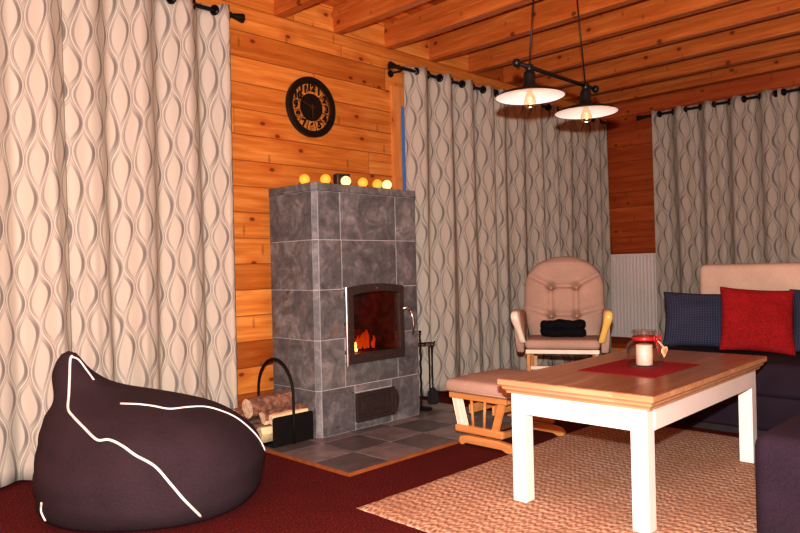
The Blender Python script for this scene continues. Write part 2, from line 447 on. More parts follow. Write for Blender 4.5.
window('window_1', 'y', YA, W1); window('window_2', 'y', YA, W2); window('window_3', 'x', XB, W3)
# joists run from the clock wall over the room
k = 1; x = 2.667 - .505*7
while x < XB-.1:
    b = bm_new(); box(b, x, x+.078, Y0, YA, 2.675, ZC-.001, bev=.006)
    struct('trim_%d' % k, b, M['joist']); k += 1; x += .505
b = bm_new(); box(b, X0, XB, YA-.012, YA, 2.60, 2.672, bev=.003); struct('trim_%d' % k, b, M['plate']); k += 1
b = bm_new(); box(b, XB-.02, XB, Y0, YA, 0, .07); struct('baseboard_far', b, M['trim'])
b = bm_new(); box(b, X0, 2.15, YA-.015, YA, 0, .07); struct('baseboard_left', b, M['trim'])
b = bm_new(); box(b, 3.78, XB, YA-.015, YA, 0, .07); struct('baseboard_right', b, M['trim'])

# ------------------------------------------------------------------ curtains
def rod(name, label, axis, pos, a0, a1, z, ends, wallpos, brk):
    t = thing(name, label, 'curtain rod', (a0, pos, z) if axis == 'x' else (pos, a0, z))
    if axis == 'y': t.rotation_euler = (0, 0, PI/2)      # local x runs along world y
    L = a1-a0
    b = bm_new(); tube(b, [(0,0,0), (L,0,0)], .0125, 14); obj('pole', b, M['rodm'], t, smooth=True, angle=40)
    for e in ends:
        b = bm_new(); s = -1 if e == 0 else 1; o = 0 if e == 0 else L
        prof = [(0,-.004), (.016,-.004), (.018,.006), (.012,.016), (.015,.03), (.020,.055), (.027,.085), (.027,.092), (0,.094)]
        lathe(b, [(r, s*h) for r, h in prof], (o, 0, 0), 16, 'x'); obj('finial', b, M['rodm'], t, smooth=True, angle=40)
    dw = abs(wallpos-pos)
    for q in brk:
        b = bm_new(); sgn = (1 if axis == 'x' else -1)
        tube(b, [(q, 0, -.018), (q, sgn*(dw-.01), -.018)], .007, 8)
        lathe(b, [(0,0), (.028,0), (.028,.008), (0,.008)], (q, sgn*(dw-.010) if sgn > 0 else -(dw-.002), -.018), 16, 'y')
        tube(b, [(q, math.cos(a)*.017, math.sin(a)*.017) for a in [PI+PI*i/8 for i in range(9)]], .004, 6)
        obj('bracket', b, M['rodm'], t, smooth=True, angle=40)
    return t
def curtain(label, axis, pos, a0, a1, zrod, lam=.28, A=.046, ph=0.0, seed=0, group=None, grom=True, zbot=.012, face=-1):
    """hanging eyelet curtain; local frame: x along the rod, y depth (negative = room side)"""
    t = thing('wave_curtain', label, 'curtain', (a0, pos, 0) if axis == 'x' else (pos, a0, 0), 0 if axis == 'x' else PI/2, group)
    L = a1-a0; nx = int(L/.0085); ztop = zrod+.035; nz = 34
    rs = random.Random(seed); p1, p2, p3 = rs.random()*6, rs.random()*6, rs.random()*6
    b = bm_new(); uvl = b.loops.layers.uv.new('UVMap')
    def prof(x, z):
        tt = 1 - z/ztop                      # 0 at the top, 1 at the hem
        w = 2*PI*x/lam + ph
        w += (.25+tt)*(.60*math.sin(x*3.1+p1) + .45*math.sin(x*7.3+p2+z*.9))
        am = A*(1 + tt*(.38*math.sin(x*5.0+p3) - .10))
        y = am*math.cos(w) + tt*.010*math.sin(3*w+p1)
        return y
    # flat-cloth coordinate from the length of the folded line
    us = [0]
    for i in range(nx):
        x0, x1 = L*i/nx, L*(i+1)/nx
        us.append(us[-1] + math.hypot(x1-x0, prof(x1, 1.2)-prof(x0, 1.2)))
    V = []
    for j in range(nz+1):
        z = ztop + (zbot-ztop)*j/nz
        V.append([b.verts.new((L*i/nx, prof(L*i/nx, z), z + (.006*math.sin(i*.21+p1) if j == nz else (.005*math.cos(2*(2*PI*L*i/nx/lam+ph)) if j == 0 else 0)))) for i in range(nx+1)])
    for j in range(nz):
        for i in range(nx):
            f = b.faces.new((V[j][i], V[j][i+1], V[j+1][i+1], V[j+1][i]))
            for lp, (ii, jj) in zip(f.loops, ((i, j), (i+1, j), (i+1, j+1), (i, j+1))):
                lp[uvl].uv = (us[ii] + seed*.37, ztop+(zbot-ztop)*jj/nz)
    o = obj('cloth', b, M['curtain'], t, smooth=True)
    md = o.modifiers.new('thick', 'SOLIDIFY'); md.thickness = .003; md.offset = 0
    if grom:
        # an eyelet wherever the cloth crosses the rod
        n = 0; x = ((PI/2 - ph) % PI)/(2*PI)*lam
        while x < L-.01 and n < 40:
            if x > .01:
                g = bm_new(); sl = math.copysign(1, -math.sin(2*PI*x/lam+ph))
                nrm = Vector((1, -sl*2*PI*A/lam*.0, 0)).normalized()
                pts = []
                for q in range(20):
                    a = 2*PI*q/20
                    d = Vector((sl*.45, 1, 0)).normalized()
                    pts.append(Vector((x, 0, zrod)) + d*math.cos(a)*.022 + Vector((0,0,1))*math.sin(a)*.022)
                tube(g, pts, .0115, 8, closed=True)
                obj('grommet', g, M['grommet'], t, smooth=True)
            x += lam/2; n += 1
    return t
ZR1, ZR2, ZR3, YR = 2.548, 2.506, 2.50, 3.625
rod('curtain_rod', 'black curtain rod with flared end to the left of the clock', 'x', YR, .15, 2.255, ZR1, (0, 1), YA, [.08, 1.15, 2.08])
curtain('cream wave-patterned curtain at the far left edge of the photo', 'x', YR, .25, 1.302, ZR1, ph=1.0, seed=3)
curtain('cream wave-patterned curtain behind the bean bag, nearest to the clock wall', 'x', YR, 1.292, 2.228, ZR1, lam=.27, ph=0.4, seed=5)
rod('curtain_rod', 'black curtain rod with spool finial above the rocking chair', 'x', YR, 3.700, 6.93, ZR2, (0,), YA, [.03, 1.6, 3.0])
curtain('beige wave-patterned curtain right beside the grey stone fireplace', 'x', YR, 3.80, 4.91, ZR2, lam=.28, ph=-.25, seed=8)
curtain('beige wave-patterned curtain behind the rocking chair and hanging lamps', 'x', YR, 4.85, 6.86, ZR2, lam=.28, ph=.5, seed=12)
rod('curtain_rod', 'black curtain rod on the far wall above the sofa', 'y', 6.875, -.3, 3.18, ZR3, (1,), XB, [.2, 1.7, 3.42])
curtain('brownish wave-patterned curtain on the far wall, next to the white radiator', 'y', 6.875, 1.90, 3.10, ZR3, lam=.27, ph=PI+.3, seed=15)
curtain('brownish wave-patterned curtain at the right edge, behind the sofa back', 'y', 6.875, -.15, 1.93, ZR3, lam=.27, ph=1.3, seed=19)

# ------------------------------------------------------------------ hearth
t = thing('hearth', 'grey tiled hearth slab with a thin wood edge under the stone fireplace', 'hearth', (2.17, 2.525, 0))
hx0, hx1, hy0, hy1 = 2.17, 3.74, 2.525, 3.73
b = bm_new(); box(b, .008, hx1-hx0-.008, .008, hy1-hy0, 0, .012); obj('slab', b, M['grout'], t)
b = bm_new(); s = .275; i = 0
xx = .008
while xx < hx1-hx0-.02:
    yy = .008
    while yy < hy1-hy0-.02:
        x2 = min(xx+s-.004, hx1-hx0-.009); y2 = min(yy+s-.004, hy1-hy0)
        if x2-xx > .03 and y2-yy > .03: box(b, xx+.002, x2-.002, yy+.002, y2-.002, .011, .0165, bev=.001, seg=1, mi=(int(round((xx-.008)/s))+int(round((yy-.008)/s))) % 2)
        yy += s
    xx += s
obj('tiles', b, [M['tile_dark'], M['tile']], t)
b = bm_new(); box(b, 0, hx1-hx0, 0, .007, 0, .0175); box(b, 0, .007, 0.007, hy1-hy0, 0, .0175); box(b, hx1-hx0-.01, hx1-hx0, .01, hy1-hy0, 0, .0175)
obj('edge_strip', b, M['strip'], t)

# ------------------------------------------------------------------ fireplace
FX0, FX1, FY0, FY1, FT = 2.50, 3.380, 3.165, 3.61, 1.51
zh = .017
fp = thing('fireplace', 'tall grey soapstone block fireplace with a glazed fire door', 'fireplace', (FX0, FY0, zh))
fw, fd = FX1-FX0, FY1-FY0
def L(x, y, z): return (x-FX0, y-FY0, z-zh)
rows = [0.0, .290, .584, .880, 1.175, 1.462]; rows = [r - 0 for r in rows]
DX0, DX1, DZ0, DZ1 = 2.720, 3.200, .425, .885      # door outline
ch = .028; gp = .0022; vt = .055                      # chamfer, half joint, stone thickness
b = bm_new()
def blk(pts, z0, z1):
    prism(b, pts, z0-zh+gp, z1-zh-gp, 'z')
def blkbox(x0, x1, z0, z1): box(b, x0-FX0+gp, x1-FX0-gp, 0, vt, z0-zh+gp, z1-zh-gp, bev=.002, seg=1)
for ri in range(5):
    z0, z1 = max(rows[ri], zh), rows[ri+1]
    xa, xb = ((2.785, 3.095) if ri == 0 else (2.712, 3.160))
    # left side stone, corner chamfer strip, right side the same
    for (u, sgn) in ((0, 1), (fw, -1)):
        def q(x, y): return (u + sgn*x, y)
        side = [q(gp*0, ch+gp), q(vt, ch+gp), q(vt, fd), q(0, fd)]
        blk(side, z0, z1)
        blk([q(0, ch-gp), q(ch-gp, 0), q(ch+.012, 0), q(ch+.012, ch+.012), q(.006, ch-gp)], z0, z1) if False else blk([q(0.0015, ch-gp), q(ch-gp, 0.0015), q(ch-gp, ch-gp)], z0, z1)
    def front(x0, x1, zz0, zz1):
        if zz1-zz0 > .01 and x1-x0 > .01: blkbox(x0, x1, zz0, zz1)
    if ri == 0:
        # ash door opening 2.785-3.115 x .06-.24
        front(FX0+ch, xa, z0, z1); front(xb, FX1-ch, z0, z1); front(xa, xb, z0, .058); front(xa, xb, .245, z1)
    elif ri == 1:
        front(FX0+ch, xa, z0, z1); front(xb, FX1-ch, z0, z1); front(xa, xb, z0, DZ0+.01)
    elif ri == 2:
        front(FX0+ch, xa+.012, z0, z1); front(xb, FX1-ch, z0, z1)
    elif ri == 3:
        front(FX0+ch, xa-.01, z0, z1); front(xa-.01, xb+.005, z0+.006, z1); front(xb+.005, FX1-ch, z0, z1)
    else:
        front(FX0+ch, xa-.015, z0, z1); front(xa-.015, xb+.005, z0, z1); front(xb+.005, FX1-ch, z0, z1)
obj('stone_blocks', b, M['stone'], fp)
# core behind the stones (shows as the pale joints), hollow at the fire chamber
b = bm_new(); e = .0035
cx0, cx1 = 2.765-FX0, 3.172-FX0; cz0, cz1 = .465-zh, .86-zh
box(b, e, cx0, vt*.5, fd-e, 0, 1.445); box(b, cx1, fw-e, vt*.5, fd-e, 0, 1.445)
box(b, cx0, cx1, vt*.5, fd-e, 0, cz0); box(b, cx0, cx1, vt*.5, fd-e, cz1, 1.445)
box(b, cx0, cx1, fd-.06, fd-e, cz0, cz1)
box(b, ch+e, cx0, e, vt*.6, 0, 1.445); box(b, cx1, fw-ch-e, e, vt*.6, 0, 1.445)
box(b, cx0, cx1, e, vt*.6, cz1+.02, 1.445); box(b, cx0, cx1, e, vt*.6, 0, cz0-.05)
prism(b, [(e, ch+.002), (ch+.002, e), (ch+.01, .03), (.03, ch+.01)], 0, 1.445, 'z')
prism(b, [(fw-e, ch+.002), (fw-.03, ch+.01), (fw-ch-.01, .03), (fw-ch-.002, e)], 0, 1.445, 'z')
obj('mortar', b, M['grout'], fp)
b = bm_new()
for (xa_, xb_) in ((-.004, .30), (.303, .62), (.623, fw+.004)):
    c0 = ch if xa_ < 0 else 0; c1 = ch if xb_ > fw else 0
    pts = [(xa_+c0, -.004), (xb_-c1, -.004)]
    if c1: pts.append((xb_, c1-.004))
    pts += [(xb_, fd), (xa_, fd)]
    if c0: pts.append((xa_, c0-.004))
    prism(b, pts, 1.447, FT-zh, 'z')
obj('mantel_slab', b, M['stone'], fp, bev=.002)
# firebox lining
b = bm_new()
box(b, cx0, cx0+.012, .03, fd-.06, cz0, cz1); box(b, cx1-.012, cx1, .03, fd-.06, cz0, cz1)
box(b, cx0+.012, cx1-.012, .03, fd-.06, cz0, cz0+.012); box(b, cx0+.012, cx1-.012, .03, fd-.06, cz1-.012, cz1); box(b, cx0+.012, cx1-.012, fd-.075, fd-.062, cz0+.012, cz1-.012)
obj('firebox', b, M['fire_inner'], fp)
# door with arched head
def arch_outline(x0, x1, z0, z1, rise, n=12):
    pts = [(x0, z0), (x1, z0)]
    for i in range(n+1):
        a = i/n; x_ = x1 + (x0-x1)*a; pts.append((x_, z1 + rise*(1-(2*a-1)**2)))
    return pts
def ring_prism(bm, outer, inner, y0, y1):
    n = len(outer); R_ = []
    for yy in (y0, y1):
        R_.append([bm.verts.new((a, yy, z)) for a, z in outer]); R_.append([bm.verts.new((a, yy, z)) for a, z in inner])
    for k in range(n):
        k2 = (k+1) % n
        for A, B in ((0, 1), (1, 3), (3, 2), (2, 0)): bm.faces.new((R_[A][k], R_[A][k2], R_[B][k2], R_[B][k]))
dx0, dx1, dz0, dz1 = DX0-FX0, DX1-FX0, DZ0-zh, DZ1-zh
b = bm_new(); ring_prism(b, arch_outline(dx0, dx1, dz0, dz1-.002, .022), arch_outline(dx0+.045, dx1-.042, dz0+.058, dz1-.045, .018), -.028, -.001)
door = obj('fire_door', b, M['castiron'], fp, bev=.003)
b = bm_new(); prism(b, arch_outline(dx0+.04, dx1-.037, dz0+.053, dz1-.040, .018), -.012, -.008, 'y'); obj('door_glass', b, M['stove_glass'], door)
b = bm_new(); tube(b, [(dx0-.006, -.020, dz0-.012), (dx0-.006, -.020, dz1+.005)], .009, 12); obj('hinge_rod', b, M['steel'], door, smooth=True, angle=40)['label'] = 'bright steel hinge rod'
for zz in (dz0+.06, (dz0+dz1)/2, dz1-.05):
    b = bm_new(); box(b, dx0-.012, dx0+.006, -.024, -.001, zz, zz+.022, bev=.002); obj('hinge_knuckle', b, M['castiron'], door)

b = bm_new(); tube(b, [(dx1-.01, -.022, dz1-.15), (dx1+.018, -.03, dz1-.145), (dx1+.035, -.05, dz1-.165)], .009, 8)
tube(b, [(dx1+.033, -.048, dz1-.155), (dx1+.050, -.055, dz1-.21), (dx1+.056, -.055, dz1-.26), (dx1+.052, -.052, dz1-.32)], [.008,.009,.008,.006], 8)
obj('door_handle', b, M['steel'], door, smooth=True)['label'] = 'bright steel door handle'
b = bm_new(); box(b, (dx0+dx1)/2-.035, (dx0+dx1)/2+.045, -.0295, -.0275, dz0+.025, dz0+.034); obj('name_plate', b, M['brass'], door)
b = bm_new(); lathe(b, [(0,-.033), (.006,-.033), (.007,-.027), (0,-.027)], ((dx0+dx1)/2, 0, dz1-.006), 12, 'y'); obj('latch_stud', b, M['steel'], door)
# ash door
b = bm_new(); ax0, ax1, az0, az1 = 2.785-FX0, 3.112-FX0, .062-zh, .240-zh
outer = [(ax0, az0), (ax1, az0), (ax1, az1), (ax0, az1)]; inner = [(ax0+.022, az0+.024), (ax1-.026, az0+.024), (ax1-.026, az1-.024), (ax0+.022, az1-.024)]
ring_prism(b, outer, inner, -.016, .004); box(b, ax0+.020, ax1-.024, -.004, .03, az0+.022, az1-.022)
ring_prism(b, [(ax0+.05, az0+.05), (ax1-.055, az0+.05), (ax1-.055, az1-.05), (ax0+.05, az1-.05)], [(ax0+.06, az0+.058), (ax1-.065, az0+.058), (ax1-.065, az1-.058), (ax0+.06, az1-.058)], -.010, -.003)
ash = obj('ash_door', b, M['castiron'], fp, bev=.002)
b = bm_new(); prism(b, [(ax1-.006, az0+.005), (ax1+.014, az0+.025), (ax1+.030, az0+.07), (ax1+.030, az1-.07), (ax1+.014, az1-.025), (ax1-.006, az1-.005)], -.022, -.010, 'y'); obj('ash_door_handle', b, M['castiron'], ash, bev=.002)
# burning wood and flames
def log_mesh(r, Ln, seed, split=False, seg=14):
    rs = random.Random(seed); b = bm_new(); n = 7; rings = []
    if split: prof = [(0, .95*r), (.55*r, .75*r), (1.0*r, .1*r), (.75*r, -.55*r), (0.05*r, -.9*r), (-.25*r, -.3*r), (-.45*r, .4*r)]
    else: prof = [(r*math.cos(2*PI*k/seg)*(1+.08*rs.uniform(-1,1)), r*math.sin(2*PI*k/seg)*(1+.08*rs.uniform(-1,1))) for k in range(seg)]
    for i in range(n):
        x_ = -Ln/2 + Ln*i/(n-1); j = (rs.uniform(-.04,.04)*r, rs.uniform(-.04,.04)*r)
        rings.append([b.verts.new((x_ + rs.uniform(-.003,.003), p[0]+j[0], p[1]+j[1])) for p in prof])
    m = len(prof)
    for A, B in zip(rings, rings[1:]):
        for k in range(m):
            f = b.faces.new((A[k], A[(k+1) % m], B[(k+1) % m], B[k])); f.material_index = (1 if split and k in (0, 3, 4, 5, 6) else 0)
    f1 = b.faces.new(rings[0][::-1]); f2 = b.faces.new(rings[-1]); f1.material_index = 2; f2.material_index = 2
    return b
fz = cz0 + zh + .012
bl = [((2.905, 3.36, fz+.035), .030, .24, .12), ((3.03, 3.43, fz+.035), .030, .22, -.2), ((2.96, 3.40, fz+.094), .028, .26, .4)]
nm = ['charred log glowing at the left of the fire chamber', 'charred log at the right of the fire chamber', 'charred log lying across the two lower burning logs']
for (loc, r_, ln, rz), lb in zip(bl, nm):
    o = obj('burning_log', log_mesh(r_, ln, int(ln*991)+len(lb)), [M['char']]*3); o.location = loc; o.rotation_euler = (0, 0, rz); tag(o, lb, 'log', 'burning logs')
def flame(name, loc, w, h, mat, lb, n=5, seed=1):
    rs = random.Random(seed); b = bm_new()
    for q in range(n):
        ox, oy = rs.uniform(-w, w), rs.uniform(-.02, .02); hh = h*rs.uniform(.55, 1)*(1-.5*abs(ox)/w); lean = rs.uniform(-.015, .02)
        tube(b, [(ox + lean*tt*1.3 + .006*math.sin(tt*7+q), oy, hh*tt) for tt in [i/8 for i in range(9)]], [.004+.012*math.sin(PI*min(1, .12+tt*.88))*(1-tt*.7) for tt in [i/8 for i in range(9)]], 8)
    o = obj(name, b, mat, smooth=True); o.location = loc; tag(o, lb, 'flame'); return o
flame('flame', (2.825, 3.225, fz+.012), .030, .095, M['flame'], 'bright yellow flame at the left behind the fireplace glass', 6, 4)
flame('flame', (2.98, 3.29, fz+.012), .085, .17, M['flame_dim'], 'dim red flames at the back of the fire chamber', 10, 9)
def point(name, loc, energy, color, r=.03):
    l = bpy.data.lights.new(name, 'POINT'); l.energy = energy; l.color = color; l.shadow_soft_size = r
    o = bpy.data.objects.new(name, l); COL.objects.link(o); o.location = loc; return o
point('fire_glow', (2.845, 3.24, fz+.07), .95, (1, .20, .04), .03)

# glowing balls and the small box on the mantel
balls = [(2.540, 3.300, 'w', 'amber glowing ball light at the left end of the mantel, set far back'), (2.640, 3.225, 'w', 'glowing ball light second from left on the mantel, left of the dark box'),
         (2.797, 3.22, 'b', 'brightest cream ball light, right in front of the small dark box'), (2.938, 3.22, 'y', 'amber ball light just right of the dark box on the mantel'),
         (3.066, 3.222, 'y', 'amber ball light second from the right end of the mantel row'), (3.145, 3.215, 'b', 'cream glowing ball light at the right end of the mantel row')]
for x_, y_, kd, lb in balls:
    b = bm_new(); bmesh.ops.create_uvsphere(b, u_segments=24, v_segments=14, radius=.032)
    for v in b.verts: v.co *= 1 + .03*noise.noise(v.co*60)
    o = obj('ball_light', b, M['ball_w'] if kd == 'b' else M['ball_y'], smooth=True); o.location = (x_, y_, FT+.031)
    tag(o, lb, 'light', 'string of glowing ball lights on the mantel')
    if kd == 'b': point('ball_glow', (x_, y_+.05, FT+.05), .12, (1, .6, .2), .02)
t = thing('tealight_box', 'small square dark brown box behind a ball light on the mantel', 'box', (2.845, 3.315, FT+.001), -.3)
b = bm_new(); ring_prism(b, [(-.045, 0), (.045, 0), (.045, .088), (-.045, .088)], [(-.034, .010), (.034, .010), (.034, .078), (-.034, .078)], -.03, .03); obj('box_frame', b, M['darkbox'], t, bev=.002)
b = bm_new(); box(b, -.034, .034, .0, .028, .010, .078); obj('box_back', b, M['darkbox'], t)

# ------------------------------------------------------------------ clock
ck = thing('wall_clock', 'round black openwork wall clock with numerals on the pine wall', 'clock', (2.948, YA, 2.112))
def yring(r0, r1, y0, y1, seg=64):
    b = bm_new(); lathe(b, [(r0, y1), (r0, y0+.006), ((r0+r1)/2, y0), (r1, y0+.008), (r1, y1), (r0, y1)], (0, 0, 0), seg, 'y'); return b
obj('rim', yring(.166, .206, -.035, -.001), M['dial'], ck, smooth=True, angle=50)
obj('inner_ring', yring(.160, .167, -.022, -.012), M['brass'], ck, smooth=True, angle=50)
b = bm_new(); lathe(b, [(0, -.020), (.086, -.020), (.089, -.012), (0, -.012)], (0, 0, 0), 48, 'y'); obj('centre_disc', b, M['dial'], ck, smooth=True, angle=40)
obj('centre_ring', yring(.087, .094, -.024, -.012), M['dial'], ck, smooth=True, angle=50)
for i in range(12):
    a = 2*PI*i/12; n_ = 12 if i == 0 else i
    cu = bpy.data.curves.new('numeral', 'FONT'); cu.body = str(n_); cu.size = .066; cu.align_x = 'CENTER'; cu.align_y = 'CENTER'; cu.extrude = .003; cu.offset = .003
    o = bpy.data.objects.new('numeral', cu); COL.objects.link(o)
    dg = bpy.context.evaluated_depsgraph_get(); me = bpy.data.meshes.new_from_object(o.evaluated_get(dg))
    bpy.data.objects.remove(o); o = bpy.data.objects.new('numeral', me); COL.objects.link(o); me.materials.append(M['dial'])
    o.parent = ck; r_ = .132; o.location = (r_*math.sin(a), -.017, r_*math.cos(a)); o.rotation_euler = (PI/2, 0, 0)
    b = bm_new(); am = a + PI/12
    bar(b, (.098*math.sin(am), -.015, .098*math.cos(am)), (.164*math.sin(am), -.015, .164*math.cos(am)), .003, .004); obj('spoke', b, M['dial'], ck)
def hand(nm_, ang, ln, w):
    b = bm_new(); d = Vector((math.sin(ang), 0, math.cos(ang)))
    bar(b, d*-.02+Vector((0,-.027,0)), d*ln*.75+Vector((0,-.027,0)), w, .003, ref=(0,1,0)); bar(b, d*ln*.7+Vector((0,-.027,0)), d*ln+Vector((0,-.027,0)), w*.5, .003, ref=(0,1,0)); obj(nm_, b, M['brass'], ck)
hand('hour_hand', math.radians(178), .082, .008); hand('minute_hand', math.radians(-72), .125, .006)
b = bm_new(); lathe(b, [(0,-.031), (.010,-.031), (.012,-.020), (0,-.020)], (0,0,0), 16, 'y'); obj('hub', b, M['brass'], ck)

# ------------------------------------------------------------------ log basket and firewood
bk = thing('log_basket', 'black sheet metal log carrier with arched handle beside the fireplace', 'log basket', (2.345, 3.37, .018))
pw, ph_, hy = .140, .165, .168
def rrect(x0, x1, z0, z1, r, top=True):
    pts = [(x0, z0), (x1, z0)]
    for cx_, a0 in ((x1-r, 0), (x0+r, PI/2)):
        for i in range(6): a = a0 + PI/2*i/5; pts.append((cx_ + r*math.cos(a), z1-r + r*math.sin(a)))
    return pts
for s_ in (-1, 1):
    b = bm_new(); prism(b, rrect(-pw, pw, 0, ph_, .016), s_*hy-.003, s_*hy+.003, 'y'); obj('side_panel', b, M['iron'], bk, bev=.001)
b = bm_new(); box(b, -pw, pw, -hy+.003, hy-.003, .0, .006); obj('bottom_plate', b, M['iron'], bk)
b = bm_new(); pts = [(0, -hy-.006, .0), (0, -hy-.006, .12), (0, -hy-.006, .27)]
for i in range(1, 16): a = PI*i/16; pts.append((0, -(hy+.006)*math.cos(a), .27 + .195*math.sin(a)))
pts += [(0, hy+.006, .27), (0, hy+.006, .12), (0, hy+.006, 0)]
sm_ = []
for p in pts: sm_.append(p)
tube(b, pts, .0085, 10); obj('handle', b, M['iron'], bk, smooth=True)
lg = [ # y, z offsets (basket frame), radius, length, x shift, split, label, roll
 (-.108, .060, .052, .30, -.030, True, 'pale split log standing at the near side of the carrier', .3),
 (.002, .056, .048, .31, -.050, False, 'short bark-covered log at the bottom middle of the carrier', 0),
 (.110, .060, .050, .33, -.085, False, 'pale-ended bark log at the bottom far side, poking out left', 1.2),
 (.095, .158, .046, .31, -.080, False, 'bark log in the middle layer at the far side of the carrier', .6),
 (.012, .205, .058, .29, -.040, False, 'thick dark bark log lying on top of the pile', 0),
 (-.070, .150, .044, .28, .000, True, 'orange-toned split log resting beside the top bark log', 2.4),
 (-.128, .146, .034, .26, .010, True, 'bright yellow split log on top at the near edge', -.7)]
for (y_, z_, r_, ln, xs, sp, lb, rl) in lg:
    o = obj('firewood_log', log_mesh(r_, ln, int(ln*1000+r_*7000), sp), [M['bark'], M['cutwood'], M['endgrain']])
    o.location = (bk.location.x + xs, bk.location.y + y_, .018 + z_ + .004); o.rotation_euler = (rl, random.uniform(-.05,.05), random.uniform(-.08,.08)); tag(o, lb, 'firewood', 'firewood in the log carrier')

# ------------------------------------------------------------------ fireplace tools
st = thing('tool_stand', 'thin black iron fireplace tool stand to the right of the fireplace', 'tool stand', (3.485, 3.27, .017))
b = bm_new(); lathe(b, [(0,0), (.075,0), (.075,.008), (.03,.014), (0,.016)], seg=24); obj('base', b, M['iron'], st, smooth=True, angle=40)
b = bm_new(); tube(b, [(.003*math.cos(i*.9), .003*math.sin(i*.9), .012+i*.013) for i in range(40)], .007, 8); obj('pole', b, M['iron'], st, smooth=True)
b = bm_new(); tube(b, [(-.03, 0, .452), (.0, 0, .455), (.06, -.02, .455), (.105, -.035, .452), (.112, -.036, .462)], .006, 8); tube(b, [(0,-.05,.455), (0,.05,.455)], .005, 8); obj('hook_bar', b, M['iron'], st, smooth=True)
b = bm_new(); bmesh.ops.create_uvsphere(b, u_segments=12, v_segments=8, radius=.011, matrix=Matrix.Translation((0,0,.535))); obj('knob', b, M['iron'], st, smooth=True)
sv = thing('ash_shovel', 'black iron ash shovel hanging from the fireplace tool stand', 'shovel', (3.565, 3.234, .045))
b = bm_new(); tube(b, [(0,0,.10), (0,0,.30), (0,0,.405)], [.005,.005,.008], 8); tube(b, [(.012*math.cos(a), 0, .417+.012*math.sin(a)) for a in [2*PI*i/12 for i in range(12)]], .0035, 6, closed=True); obj('shaft', b, M['iron'], sv, smooth=True)
b = bm_new(); prism(b, [(-.012,.115), (-.036,.085), (-.042,.02), (-.030,0), (.030,0), (.042,.02), (.036,.085), (.012,.115)], -.006, .006, 'y'); obj('scoop', b, M['iron'], sv, bev=.003); sv.rotation_euler = (0,0,-.7)
sv = thing('fire_poker', 'slim black iron poker hanging behind the ash shovel', 'poker', (3.548, 3.246, .05))
b = bm_new(); tube(b, [(.02,0,.03), (.0,0,.0), (0,0,.3), (0,0,.40)], [.003,.005,.005,.007], 8); obj('shaft', b, M['iron'], sv, smooth=True)

# ------------------------------------------------------------------ radiator
rd = thing('radiator', 'white ribbed panel radiator on the far wooden wall', 'radiator', (6.93, 3.40, .20))
b = bm_new(); hw, hh = .30, .89; n = 15; pts = [(.03, -hw)]
for i in range(n):
    y_ = -hw+.012 + (2*hw-.024)*i/n; w_ = (2*hw-.024)/n
    pts += [(-.018, y_+w_*.08), (-.018, y_+w_*.45), (.012, y_+w_*.60), (.012, y_+w_*.92)]
pts += [(-.012, hw-.004), (.0, hw), (.03, hw)]
prism(b, pts, .02, hh-.02, 'z'); obj('panel', b, M['radiator'], rd)
b = bm_new(); box(b, -.018, .035, -hw-.004, hw+.004, hh-.022, hh, bev=.004); box(b, -.014, .03, -hw, hw, 0, .022, bev=.004); box(b, .0, .068, -hw-.004, -hw, .03, hh-.03); box(b, .0, .068, hw, hw+.004, .03, hh-.03); obj('casing', b, M['radiator'], rd)
b = bm_new(); tube(b, [(.0, -hw+.05, .01), (.0, -hw+.05, -.20)], .009, 8); obj('pipe', b, M['radiator'], rd, smooth=True)

# ------------------------------------------------------------------ rug
rx0, rx1, ry0, ry1 = 1.90, 4.06, -.2, 2.17
b = bm_new(); nx, ny = 100, 100; V = {}
rs = random.Random(4)
for j in range(ny+1):
    for i in range(nx+1):
        x_ = (rx1-rx0)*i/nx; y_ = (ry1-ry0)*j/ny
        ex = .006*noise.noise(Vector((x_*18, y_*18, 1)))
        if i in (0, nx): x_ += ex
        if j in (0, ny): y_ += ex
        z_ = .011 + .0015*noise.noise(Vector((x_*30, y_*30, 0)))
        if i in (0, nx) or j in (0, ny): z_ = .002
        V[i, j] = b.verts.new((x_, y_, z_))
for j in range(ny):
    for i in range(nx): b.faces.new((V[i,j], V[i+1,j], V[i+1,j+1], V[i,j+1]))
o = obj('jute_rug', b, M['jute'], smooth=True); o.location = (rx0, ry0, 0); tag(o, 'thick woven tan jute rug under the white-legged table', 'rug')
RZ = .0125

# ------------------------------------------------------------------ coffee table
TX0, TX1, TY0, TY1, TZ = 2.350, 3.655, 1.098, 1.770, .525
tb = thing('coffee_table', 'rectangular coffee table with oak top and white painted legs', 'table', ((TX0+TX1)/2, (TY0+TY1)/2, RZ), math.radians(.9))
hx, hy_ = (TX1-TX0)/2, (TY1-TY0)/2; tz = TZ-RZ
b = bm_new(); box(b, -hx, hx, -hy_, hy_, tz-.004, tz, bev=0); obj('tabletop', b, M['oak'], tb, bev=.001)
b = bm_new()
prof = [(.0, -.004), (.0, -.024), (-.004, -.027), (-.010, -.030), (-.013, -.036), (-.013, -.042), (-.020, -.047), (-.026, -.053), (-.026, -.060)]
rg = [[b.verts.new((sx*(hx+d), sy*(hy_+d), tz+z_)) for sx, sy in ((-1,-1), (1,-1), (1,1), (-1,1))] for d, z_ in prof]
for A, B in zip(rg, rg[1:]):
    for k in range(4): b.faces.new((A[k], A[(k+1) % 4], B[(k+1) % 4], B[k]))
b.faces.new(rg[0]); b.faces.new(rg[-1][::-1]); obj('top_moulding', b, M['oak_edge'], tb)
ins = .036; lw = .064; zt = tz-.060
for sx in (-1, 1):
    for sy in (-1, 1):
        b = bm_new(); cx_, cy_ = sx*(hx-ins-lw/2), sy*(hy_-ins-.006-lw/2)
        box(b, cx_-lw/2, cx_+lw/2, cy_-lw/2, cy_+lw/2, 0, zt, bev=.003); obj('leg', b, M['white_paint'], tb)
